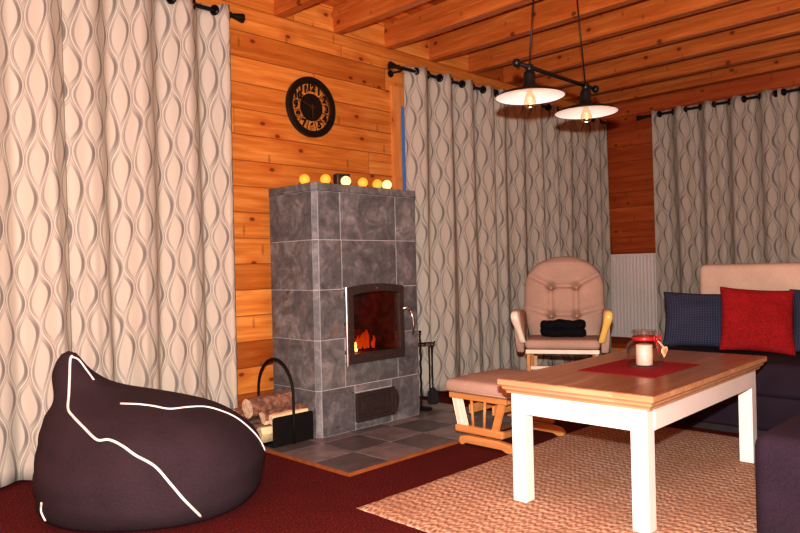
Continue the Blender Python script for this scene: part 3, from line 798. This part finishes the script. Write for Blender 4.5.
for sy in (-1, 1):
    b = bm_new(); yy = sy*(hy_-ins-.012); box(b, -hx+ins+lw, hx-ins-lw, yy-.010, yy+.010, zt-.085, zt, bev=.002); obj('apron', b, M['white_paint'], tb)
for sx in (-1, 1):
    b = bm_new(); xx = sx*(hx-ins-.012); box(b, xx-.010, xx+.010, -hy_+ins+lw, hy_-ins-lw, zt-.085, zt, bev=.002); obj('apron', b, M['white_paint'], tb)

b = bm_new(); box(b, -.235, .235, -.175, .175, 0, .002); bmesh.ops.subdivide_edges(b, edges=b.edges[:], cuts=6, use_grid_fill=True)
for v in b.verts: v.co.z += .0006*noise.noise(v.co*30)
o = obj('table_mat', b, M['red_cloth']); o.location = (2.955, 1.425, TZ+.0008); tag(o, 'red rectangular cloth mat in the middle of the coffee table', 'table mat')
JX, JY, JZ = 2.982, 1.412, TZ+.004
jar = thing('candle_jar', 'clear glass jar with red ribbon holding a candle, on the red mat', 'jar', (JX, JY, JZ))
outp = [(0,0), (.062,0), (.076,.008), (.080,.03), (.080,.085), (.070,.106), (.051,.118), (.048,.142), (.053,.148), (.053,.164)]
inp = [(.049,.164), (.044,.146), (.046,.120), (.064,.104), (.075,.085), (.075,.03), (.070,.012), (.0,.007)]
b = bm_new(); lathe(b, outp+inp, seg=40); obj('glass_body', b, M['glass'], jar, smooth=True)
b = bm_new(); lathe(b, [(.0515,.119), (.054,.121), (.0535,.135), (.0505,.137), (.0515,.119)], seg=40); rb = obj('ribbon', b, M['ribbon'], jar, smooth=True)
b = bm_new()
# bow faces the camera side, on the right of the jar
bd = Vector((-.10, -.99, 0)).normalized(); sd = Vector((.99, -.10, 0)).normalized(); bp = bd*.057 + Vector((0,0,.127))
for s_ in (-1, 1):
    pts = [bp + sd*s_*(.028*math.sin(a)) * 1.0 + Vector((0,0,1))*(.013*math.sin(2*a)*.9 + .004) + bd*.008*math.sin(a) for a in [PI*i/12 for i in range(13)]]
    tube(b, pts, .0045, 6)
tube(b, [bp, bp+sd*-.010+Vector((0,0,-.03))+bd*.012, bp+sd*-.014+Vector((0,0,-.058))+bd*.02], .0042, 6)
tube(b, [bp, bp+sd*.012+Vector((0,0,-.02))+bd*.012, bp+sd*.018+Vector((0,0,-.045))+bd*.018], .0042, 6)
bmesh.ops.create_uvsphere(b, u_segments=10, v_segments=8, radius=.008, matrix=Matrix.Translation(bp+bd*.004))
obj('bow', b, M['ribbon'], rb, smooth=True)
for s_, dz in ((.4, 0), (1, .006)):
    b = bm_new(); c0 = bp + sd*(.016*s_+.006) + bd*.030 + Vector((0,0,-.056+dz))
    hp = []
    for i in range(24):
        a = 2*PI*i/24; hxv = .00122*16*math.sin(a)**3; hzv = .001*1.25*(13*math.cos(a)-5*math.cos(2*a)-2*math.cos(3*a)-math.cos(4*a)); hp.append((hxv, hzv*1.15))
    A = [b.verts.new(c0 + sd*p + Vector((0,0,q)) + bd*.002) for p, q in hp]; B = [b.verts.new(c0 + sd*p + Vector((0,0,q)) - bd*.002) for p, q in hp]
    b.faces.new(A); b.faces.new(B[::-1])
    for k2 in range(24): b.faces.new((A[k2], B[k2], B[(k2+1) % 24], A[(k2+1) % 24]))
    tube(b, [bp, (bp+c0)/2 + bd*.008, c0 + Vector((0,0,.012))], .0012, 5)
    obj('heart_tag', b, M['tagwood'], jar)['label'] = 'small pale wooden heart tag'
cd = thing('candle', 'white pillar candle inside the glass jar on the coffee table', 'candle', (JX-.004, JY, JZ+.0085))
b = bm_new(); lathe(b, [(0,0), (.0345,0), (.036,.002), (.036,.088), (.033,.091), (.012,.088), (0,.087)], seg=32); obj('wax', b, M['wax'], cd, smooth=True, angle=50)
b = bm_new(); tube(b, [(0,0,.086), (.001,0,.098)], .0012, 6); obj('wick', b, M['char'], cd)

# ------------------------------------------------------------------ soft shapes
def cushion_bm(w, h, t, nx=20, nz=20, puff=1.0, seed=0, pinch=.0):
    """square pillow standing in the x-z plane (thickness along y), corners pointed"""
    b = bm_new(); uvl = b.loops.layers.uv.new('UVMap')
    def P(u, v, s):
        # u,v in -1..1
        e = (1-u*u)**.45*(1-v*v)**.45 if abs(u) < 1 and abs(v) < 1 else 0
        x_ = w/2*u*(1 - .07*(1-v*v)); z_ = h/2*v*(1 - .07*(1-u*u))
        wr = .012*noise.noise(Vector((u*2.2+seed, v*2.2, s*3)))*e*2 + .004*noise.noise(Vector((u*6+seed, v*6, s)))*e
        return Vector((x_, s*(t/2*e*puff) + wr, z_ + h/2))
    G_ = {}
    for s in (-1, 1):
        for j in range(nz+1):
            for i in range(nx+1):
                u, v = -1+2*i/nx, -1+2*j/nz
                if (i in (0, nx) or j in (0, nz)) and s == 1: G_[s,i,j] = G_[-1,i,j]
                else: G_[s,i,j] = b.verts.new(P(u, v, s))
        for j in range(nz):
            for i in range(nx):
                q = (G_[s,i,j], G_[s,i+1,j], G_[s,i+1,j+1], G_[s,i,j+1])
                f = b.faces.new(q)
                for lp, (ii, jj) in zip(f.loops, ((i,j),(i+1,j),(i+1,j+1),(i,j+1))): lp[uvl].uv = (ii/nx, jj/nz)
    return b
def cushion(label, mat, loc, rz, lean, w, h, t, seed, roll=0):
    c = thing('throw_cushion', label, 'cushion', loc, rz)
    o = obj('cushion_cover', cushion_bm(w, h, t, seed=seed), mat, c, smooth=True, sub=1); o.rotation_euler = (lean, roll, 0)
    pts = []
    return c

# ------------------------------------------------------------------ sofa
SX, SY = 4.13, .0
sofa = thing('corner_sofa', 'dark charcoal corner sofa with a cream backrest beyond the table', 'sofa', (SX, .6, 0))
def SB(x0, x1, y0, y1, z0, z1): return (x0-SX, x1-SX, y0-.6, y1-.6, z0, z1)
def soft_box(b, x0, x1, y0, y1, z0, z1, bev=.03):
    box(b, x0, x1, y0, y1, z0, z1, bev=bev, seg=4)
b = bm_new(); soft_box(b, *SB(SX, 5.25, -1.6, 2.02, .045, .24), bev=.02); obj('base', b, M['navy_sofa'], sofa, smooth=True, angle=60)
b = bm_new(); soft_box(b, *SB(SX+.04, 5.2, -1.5, 1.98, .0, .045), bev=.0) if False else box(b, *SB(SX+.05, 5.2, -1.5, 1.97, 0.0, .046)); obj('plinth', b, M['subplinth'], sofa)
for (y0, y1) in ((.80, 2.01), (-.60, .79)):
    b = bm_new(); soft_box(b, *SB(SX-.01, 4.98, y0, y1, .235, .425), bev=.035); obj('seat_cushion', b, M['navy_sofa'], sofa, smooth=True, angle=60)
b = bm_new(); soft_box(b, *SB(4.99, 5.22, -1.6, 1.955, .24, .972), bev=.045); o = obj('backrest', b, M['cream'], sofa, smooth=True, angle=60); o['label'] = 'cream upholstered backrest'
# chaise leg of the corner sofa, coming towards the camera
b = bm_new(); soft_box(b, *SB(2.455, 4.115, -.36, .800, .02, .418), bev=.045); obj('chaise', b, M['navy_sofa'], sofa, smooth=True, angle=60)

cushion('dark blue dotted cushion at the left end of the sofa', M['blue_cush'], (4.54, 1.73, .428), -PI/2+.42, -.42, .56, .40, .15, 1.0, roll=.04)
cushion('plain red cushion in the middle of the sofa', M['red_cush'], (4.46, 1.405, .426), -PI/2+.45, -.36, .435, .43, .14, 5.0, roll=.07)
cushion('dark blue dotted cushion at the right edge, beside the red one', M['blue_cush'], (4.66, 1.03, .428), -PI/2+.25, -.38, .50, .42, .15, 9.0)

# ------------------------------------------------------------------ glider chair (front = local -y)
gc = thing('glider_chair', 'padded tan glider rocking chair with wooden arms by the curtain', 'chair', (4.52, 2.77, 0), math.radians(-61))
GW = M['glider_wood']
# back cushion: rounded-top tufted pad
def back_pad():
    b = bm_new(); w, h, t = .60, .67, .16; n = 56; m = 60
    tufts = [(-.095, .40), (.095, .40), (-.095, .18), (.095, .18), (-.13, .50), (.13, .50)]
    def outline(u, v):
        # v 0..1 height; half-width grows then rounds off at the top
        z_ = v*h; hwid = w/2*(.84 + .16*min(1, v/.35))
        if z_ > h-.27: k_ = (z_-(h-.27))/.27; hwid *= math.sqrt(max(0, 1-k_**2.3))
        return u*hwid, z_
    G_ = {}
    for s in (-1, 1):
        for j in range(m+1):
            for i in range(n+1):
                u, v = math.sin((-1+2*i/n)*PI/2), 1-(1-j/m)**1.6
                x_, z_ = outline(u, v)
                ev = min(1, v/.06)**.5*min(1, max(0, 1-v)/.10)**.5; e = (max(0, 1-abs(u)**3.2))**.5*ev
                d = t/2*e
                if s == -1:
                    for tx, tz_ in tufts[:4]:
                        r2 = ((x_-tx)**2 + (z_-tz_-.02)**2)
                        d -= .040*math.exp(-r2/.0009)*e
                    # seams: fanned from the tufts
                    def seam(x1, z1, x2, z2, dep=.034, wd=.00026):
                        dx, dz = x2-x1, z2-z1; tt = max(0, min(1, ((x_-x1)*dx+(z_-z1)*dz)/(dx*dx+dz*dz)))
                        q = (x_-x1-tt*dx)**2 + (z_-z1-tt*dz)**2; return dep*math.exp(-q/wd)
                    for sg in (-1, 1):
                        d -= e*seam(sg*.095, .20, sg*.095, .42)
                        d -= e*seam(sg*.095, .42, sg*.27, .52); d -= e*seam(sg*.095, .20, sg*.29, .26); d -= e*seam(sg*.095, .20, sg*.095, .05)
                    d -= e*seam(-.095, .42, .095, .42); d -= e*seam(-.095, .20, .095, .20)
                key = (s, i, j)
                edge = i in (0, n) or j in (0, m)
                if edge and s == 1: G_[key] = G_[-1, i, j]
                else: G_[key] = b.verts.new((x_, s*d, z_))
        for j in range(m):
            for i in range(n):
                q = [G_[s,i,j], G_[s,i+1,j], G_[s,i+1,j+1], G_[s,i,j+1]]
                try: b.faces.new(q)
                except Exception: pass
    bmesh.ops.remove_doubles(b, verts=b.verts, dist=.0005)
    return b
o = obj('back_cushion', back_pad(), M['tan'], gc, smooth=True, sub=1); o.location = (0, .10, .41); o.rotation_euler = (-.26, 0, 0)
b = bm_new(); box(b, -.262, .262, -.30, .20, .394, .462, bev=.030, seg=4)
obj('seat_cushion', b, M['tan'], gc, smooth=True)
# wooden seat frame and back slats
b = bm_new(); box(b, -.255, .255, -.30, -.275, .362, .393, bev=.005); obj('front_rail', b, M['glider_wood_lit'], gc)
for s_ in (-1, 1):
    b = bm_new(); box(b, s_*.244-.011, s_*.244+.011, -.274, .24, .362, .393, bev=.004); obj('side_rail', b, GW, gc)
b = bm_new(); box(b, -.232, .232, .20, .222, .362, .393, bev=.004); obj('rear_rail', b, GW, gc)
b = bm_new()
for i in range(5): xq = -.18+.09*i; bar(b, (xq, .20, .375), (xq, .335, .95), .03, .014, ref=(0,1,0))
bar(b, (-.24, .335, .955), (.24, .335, .955), .05, .018); obj('back_slats', b, GW, gc)
for s_ in (-1, 1):
    # padded arm: tan side pad plus the bare wooden front post
    mt = M['glider_wood_lit'] if s_ == -1 else M['glider_wood_lit_y']
    b = bm_new(); out = [(-.345,.655), (-.33,.685), (-.27,.70), (-.10,.685), (.10,.665), (.17,.64), (.17,.61), (.05,.53), (-.10,.44), (-.22,.385), (-.28,.385), (-.30,.44), (-.325,.55)]
    A, B = prism(b, out, s_*.292-.026, s_*.292+.026, 'x')
    for v in b.verts:
        v.co.x += s_*(.020*max(0, (v.co.z-.40)/.3)); v.co.z -= .018
    bmesh.ops.bevel(b, geom=b.edges[:], offset=.014, segments=3, profile=.5, affect='EDGES')
    obj('arm_pad', b, M['tan'], gc, smooth=True, angle=60)
    b = bm_new()
    pts = [(s_*.318, -.345, .676), (s_*.322, -.370, .645), (s_*.314, -.366, .60), (s_*.298, -.352, .55), (s_*.282, -.338, .50), (s_*.272, -.325, .455), (s_*.268, -.315, .44)]
    wd = [.026, .042, .042, .034, .030, .034, .030]
    rings = []
    for p, w_ in zip(pts, wd):
        p = Vector(p); rings.append([b.verts.new(p + Vector((a*w_*.78, c_*.016, 0))) for a, c_ in ((-1,-1), (1,-1), (1,1), (-1,1))])
    for A, B in zip(rings, rings[1:]):
        for k2 in range(4): b.faces.new((A[k2], A[(k2+1) % 4], B[(k2+1) % 4], B[k2]))
    b.faces.new(rings[0][::-1]); b.faces.new(rings[-1])
    o = obj('arm_post', b, mt, gc, smooth=True, sub=2)
    o['label'] = 'wooden arm front coloured as flash-lit white' if s_ == -1 else 'wooden arm front coloured as flash-lit yellow'
    # glider linkage and base foot
    for yq in (-.20, .14):
        b = bm_new(); bar(b, (s_*.222, yq, .365), (s_*.222, yq*.7, .13), .026, .014, bev=.003, ref=(0,1,0)); obj('swing_link', b, GW, gc)
    b = bm_new(); bar(b, (s_*.262, -.24, .10), (s_*.262, .26, .10), .024, .06, bev=.008); bar(b, (s_*.262, -.30, .035), (s_*.262, .32, .035), .05, .07, bev=.012); 
    box(b, s_*.262-.015, s_*.262+.015, -.02, .04, .035, .30, bev=.004); obj('base_foot', b, GW, gc)
    b = bm_new(); box(b, s_*.236-.013, s_*.236+.013, -.288, -.262, .20, .362, bev=.004); obj('front_post', b, GW, gc)
b = bm_new(); bar(b, (-.25, -.24, .255), (.25, -.24, .255), .02, .026, bev=.004); bar(b, (-.26, .10, .09), (.26, .10, .09), .02, .05, bev=.004); obj('cross_bar', b, M['glider_wood_lit'], gc)
# folded black knit on the seat
bl_ = thing('folded_blanket', 'folded black knitted blanket lying on the tan glider chair seat', 'blanket', gc.location + Vector((0,0,.463)), gc.rotation_euler.z)
b = bm_new(); rs = random.Random(2)
for k2, (z_, r_) in enumerate(((.034, .040), (.088, .038))):
    nseg = 18; pts = [(-.165+.33*i/nseg, -.075 + .006*math.sin(i*.9+k2), z_ + .005*math.sin(i*.7+k2*2)) for i in range(nseg+1)]
    rr = [r_*(.55 if i in (0, nseg) else .9 if i in (1, nseg-1) else 1+.08*math.sin(i*1.7+k2)) for i in range(nseg+1)]
    tube(b, pts, rr, 16)
for v in b.verts: v.co.y = -.075 + (v.co.y+.075)*1.7; v.co.z = max(.001, v.co.z)
obj('folds', b, M['black_knit'], bl_, smooth=True, sub=1)

# ------------------------------------------------------------------ ottoman
ot = thing('glider_ottoman', 'low tan padded footstool with slatted wooden glider frame', 'footstool', (3.25, 2.393, 0))
b = bm_new(); box(b, -.275, .275, -.225, .225, .283, .358, bev=.030, seg=4); bmesh.ops.subdivide_edges(b, edges=[e for e in b.edges if e.calc_length() > .2], cuts=8, use_grid_fill=True)
for v in b.verts:
    if v.co.z > .345: v.co.z += .010*(1-(v.co.x/.275)**2)*(1-(v.co.y/.225)**2)
obj('seat_pad', b, M['tan'], ot, smooth=True, angle=60)
b = bm_new(); tube(b, [(-.277,-.22,.300), (-.277,.22,.300), (-.27,.227,.300), (.27,.227,.300), (.277,.22,.300), (.277,-.22,.300), (.27,-.227,.300), (-.27,-.227,.300)], .005, 6, closed=True); obj('piping', b, M['tan'], ot, smooth=True)
b = bm_new()
for s_ in (-1, 1): box(b, s_*.245-.012, s_*.245+.012, -.20, .20, .252, .284, bev=.004); box(b, -.233, .233, s_*.188-.012, s_*.188+.012, .254, .282, bev=.003)
obj('top_frame', b, GW, ot)
for s_ in (-1, 1):
    xs = s_*.245
    for (ya, yb, w_, mt) in ((.165, .125, .030, 'glider_wood_lit'), (.130, .088, .024, 'glider_wood_lit'), (-.165, -.115, .036, 'glider_wood')):  # whitish slats on the near side carry the flash-lit beech colour
        b = bm_new(); bar(b, (xs, ya, .262), (xs, yb, .10), .014, w_, bev=.003, ref=(0,1,0)); obj('slat', b, M[mt] if s_ == -1 else GW, ot)
    for yq in (.045, -.05):
        b = bm_new(); tube(b, [(xs, yq, .262), (xs, yq*.8, .10)], .009, 10); obj('spindle', b, GW, ot, smooth=True)
    b = bm_new(); box(b, xs-.018, xs+.018, -.175, .158, .066, .108, bev=.010, seg=3); obj('swing_rail', b, GW, ot)
    b = bm_new(); out = [(-.235, .0), (-.20,.0), (-.17,.012), (.08,.012), (.095,0), (.115,0), (.128,.02), (.118,.046), (.07,.056), (-.14,.056), (-.22,.046), (-.245,.02)]
    prism(b, out, xs+s_*.004-.020, xs+s_*.004+.020, 'x'); obj('floor_foot', b, GW, ot, bev=.006)
b = bm_new(); box(b, -.227, .227, -.05, -.02, .015, .050, bev=.004); box(b, -.236, .236, .06, .074, .175, .225, bev=.004); box(b, -.233, .233, -.10, -.086, .18, .235, bev=.004); obj('cross_board', b, GW, ot)

# ------------------------------------------------------------------ pendant lamp
PX = (2.832, 3.365); PY = 1.890; PZ = 1.819
pl = thing('pendant_lamp', 'black bar pendant with two wide shallow shades over the table', 'lamp', ((PX[0]+PX[1])/2, PY, 2.675))
def LP(x, z): return Vector((x-pl.location.x, 0, z-2.675))
b = bm_new(); lathe(b, [(0,0), (.055,0), (.05,-.03), (0,-.034)], seg=24); box(b, -.21, .21, -.02, .02, -.022, 0, bev=.003); obj('canopy', b, M['shade_out'], pl, smooth=True, angle=40)
zb = PZ+.138
b = bm_new(); tube(b, [LP(PX[0]-.10, zb), LP(PX[1]+.10, zb)], .0105, 12)
for x_ in (PX[0]-.105, PX[1]+.105): bmesh.ops.create_uvsphere(b, u_segments=16, v_segments=10, radius=.021, matrix=Matrix.Translation(LP(x_, zb)))
obj('cross_bar', b, M['shade_out'], pl, smooth=True)
for x_, tx in zip(PX, (.10, -.10)):
    b = bm_new(); tube(b, [LP(x_, zb), LP(x_+tx, 2.655)], .0036, 8); obj('cord', b, M['shade_out'], pl, smooth=True)
    b = bm_new(); lathe(b, [(0,.150), (.018,.150), (.022,.140), (.018,.122), (.026,.112), (.030,.095), (.028,.060), (.034,.050), (.040,.040), (.040,.032), (0,.032)], LP(x_, PZ), 20); so = obj('socket', b, M['shade_out'], pl, smooth=True, angle=50)
    b = bm_new(); lathe(b, [(.038,.040), (.060,.033), (.110,.020), (.150,.008), (.168,-.004), (.168,-.008), (.1655,-.006)], LP(x_, PZ), 56)
    o = obj('shade', b, M['shade_out'], pl, smooth=True)
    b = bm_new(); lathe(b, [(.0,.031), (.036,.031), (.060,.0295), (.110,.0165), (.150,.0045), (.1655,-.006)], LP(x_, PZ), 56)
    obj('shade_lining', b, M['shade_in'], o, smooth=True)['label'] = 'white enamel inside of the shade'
    b = bm_new(); lathe(b, [(.012,.030), (.014,.014), (.022,-.004), (.029,-.022), (.030,-.034), (.024,-.050), (.012,-.059), (0,-.061)], LP(x_, PZ), 24); bu = obj('bulb', b, M['bulb'], so, smooth=True)
    b = bm_new(); tube(b, [LP(x_+.009*math.cos(i*1.3), PZ-.008-.0022*i) + Vector((0, .009*math.sin(i*1.3), 0)) for i in range(16)], .0018, 5); obj('filament', b, M['filament'], bu) if False else obj('filament', b, M['filament'], so)
    point('pendant_light', (x_, PY, PZ-.075), .35, (1, .62, .40), .02)

# ------------------------------------------------------------------ bean bag
bbl = Vector((1.388, 2.933, 0)); brz = math.radians(-45.3)
bb = thing('bean_bag', 'large slumped charcoal bean bag with white piping on the red carpet', 'bean bag', bbl, brz)
lv = [ # z, left, right, front radius, back radius
 (0.000, -.40, .38, .36, .34), (.015, -.435, .43, .400, .38), (.06, -.455, .462, .43, .40), (.12, -.462, .475, .44, .41), (.20, -.462, .478, .435, .40), (.27, -.458, .448, .40, .38),
 (.34, -.452, .375, .355, .35), (.395, -.440, .275, .30, .30), (.435, -.425, .145, .24, .25), (.465, -.415, .01, .185, .20), (.49, -.416, -.10, .14, .16), (.52, -.424, -.185, .105, .12),
 (.555, -.428, -.245, .085, .09), (.59, -.424, -.285, .066, .07), (.625, -.412, -.312, .048, .05), (.655, -.392, -.335, .026, .03)]
b = bm_new(); NS = 72; rings = []
def catm(tbl, t):
    n = len(tbl)-1; i = min(int(t), n-1); f = t-i
    p = [tbl[max(0, min(n, i+k_))] for k_ in (-1, 0, 1, 2)]
    return [.5*((2*p[1][c]) + (-p[0][c]+p[2][c])*f + (2*p[0][c]-5*p[1][c]+4*p[2][c]-p[3][c])*f*f + (-p[0][c]+3*p[1][c]-3*p[2][c]+p[3][c])*f**3) for c in range(5)]
NL_ = 60
for j in range(NL_+1):
    z_, l_, r_, vf, vb = catm(lv, (len(lv)-1)*j/NL_); z_ = max(0, z_)
    cxx, ru = (l_+r_)/2, (r_-l_)/2; ring = []
    for k2 in range(NS):
        a = 2*PI*k2/NS; ca, sa = math.cos(a), math.sin(a)
        pw_ = .88; X_ = cxx + ru*math.copysign(abs(ca)**pw_, ca); Y_ = (vb if sa > 0 else vf)*math.copysign(abs(sa)**pw_, sa)
        Y_ += -.05*max(0, .45-abs(z_-.25))*0
        p = Vector((X_, Y_, z_)); am = .012*min(1, z_/.1)*min(1, max(.1, (.64-z_)/.2))
        w_ = noise.noise(p*3.2+Vector((3,1,0)))*am + noise.noise(Vector((p.x*4+p.z*6, p.y*4, p.z*15)))*am*.7
        d = Vector((ca, sa, .3)).normalized(); ring.append(b.verts.new(p + d*w_))
    rings.append(ring)
for A, B in zip(rings, rings[1:]):
    for k2 in range(NS): b.faces.new((A[k2], A[(k2+1) % NS], B[(k2+1) % NS], B[k2]))
top = b.verts.new((-.365, 0, .667)); 
for k2 in range(NS): b.faces.new((rings[-1][k2], rings[-1][(k2+1) % NS], top))
b.faces.new(rings[0][::-1])
bmesh.ops.recalc_face_normals(b, faces=b.faces); tree = BVHTree.FromBMesh(b)
obj('bag_body', b, M['bean'], bb, smooth=True)
# white piping along the seams, laid on the surface (u across, z up, dropped on from the front and above)
def seam(pts, r=.0055):
    out = []; pl_ = []
    for i in range(len(pts)-1):
        for q in range(6):
            f = q/6; p = [pts[max(0, min(len(pts)-1, i+k_))] for k_ in (-1,0,1,2)]
            pl_.append([.5*((2*p[1][c]) + (-p[0][c]+p[2][c])*f + (2*p[0][c]-5*p[1][c]+4*p[2][c]-p[3][c])*f*f + (-p[0][c]+3*p[1][c]-3*p[2][c]+p[3][c])*f**3) for c in range(2)])
    pl_.append(list(pts[-1]))
    o_ = Vector((.0, -3.05, 1.0))+Vector((1.11, 0, 0))
    for u, z_ in pl_:
        tgt = Vector((u, 0, z_)); h = tree.ray_cast(o_, (tgt-o_).normalized())
        if h[0]: out.append(h[0] + h[1]*r*.35)
    b2 = bm_new(); tube(b2, out, r, 8); return obj('piping', b2, M['piping'], bb, smooth=True)
K = .00442
def Q(x_, y_): return ((x_-149)*K, (496.5-y_+(x_-149)*.022)*K)
seam([Q(*p) for p in ((70,349), (68,353), (67,372), (66,388), (65,402), (70,410), (80,421), (93,434), (105,434.5), (118,441), (131,451), (150,463), (166,482), (178,497), (195,515))])
seam([Q(*p) for p in ((117,399), (135,400.5), (150,403), (166,406.5), (185,405.5), (202,406), (218,411), (232,418), (245,429), (255,441), (261,455), (263,466))], .0042)
seam([Q(*p) for p in ((69,350), (76,353), (84,364), (91,374))], .0042)
seam([Q(*p) for p in ((36.5,494), (36,503), (40,512))], .0045)

# ------------------------------------------------------------------ lights
f = point('camera_flash', (0, 0, 1.16), 720, (1, .985, .95), .022)
def area(name, loc, rot, sx, sy, e, c):
    l = bpy.data.lights.new(name, 'AREA'); l.shape = 'RECTANGLE'; l.size = sx; l.size_y = sy; l.energy = e; l.color = c
    o = bpy.data.objects.new(name, l); COL.objects.link(o); o.location = loc; o.rotation_euler = rot; return o
area('ambient_fill', (1.0, -.6, 2.6), (0, 0, 0), 2.2, 1.6, 9, (1, .62, .42))  # unseen fill light, added for warm ambient
area('ambient_fill', (4.2, .4, 2.6), (0, 0, 0), 2.2, 1.6, 3, (1, .60, .38))  # second added fill, weaker, no visible fixture
w = bpy.data.worlds.new('world'); S.world = w; w.use_nodes = True
w.node_tree.nodes['Background'].inputs[0].default_value = (.10, .16, .30, 1); w.node_tree.nodes['Background'].inputs[1].default_value = .3

# ------------------------------------------------------------------ camera
cam = bpy.data.cameras.new('camera'); co = bpy.data.objects.new('camera', cam); COL.objects.link(co); S.camera = co
cam.sensor_width = 36; cam.lens = 690/800*36; cam.clip_start = .05
yaw, roll, pitch = math.radians(44.7), math.radians(1.35), math.radians(.1)
F = Vector((math.cos(yaw)*math.cos(pitch), math.sin(yaw)*math.cos(pitch), math.sin(pitch)))
R_ = Vector((math.sin(yaw), -math.cos(yaw), 0)); U = R_.cross(F)
r2 = R_*math.cos(roll) - U*math.sin(roll); u2 = U*math.cos(roll) + R_*math.sin(roll)
co.matrix_world = Matrix(((r2.x, u2.x, -F.x, 0), (r2.y, u2.y, -F.y, 0), (r2.z, u2.z, -F.z, 1.0), (0, 0, 0, 1)))
S.view_settings.view_transform = 'Standard'; S.view_settings.look = 'None'; S.view_settings.exposure = .10; S.view_settings.gamma = .86
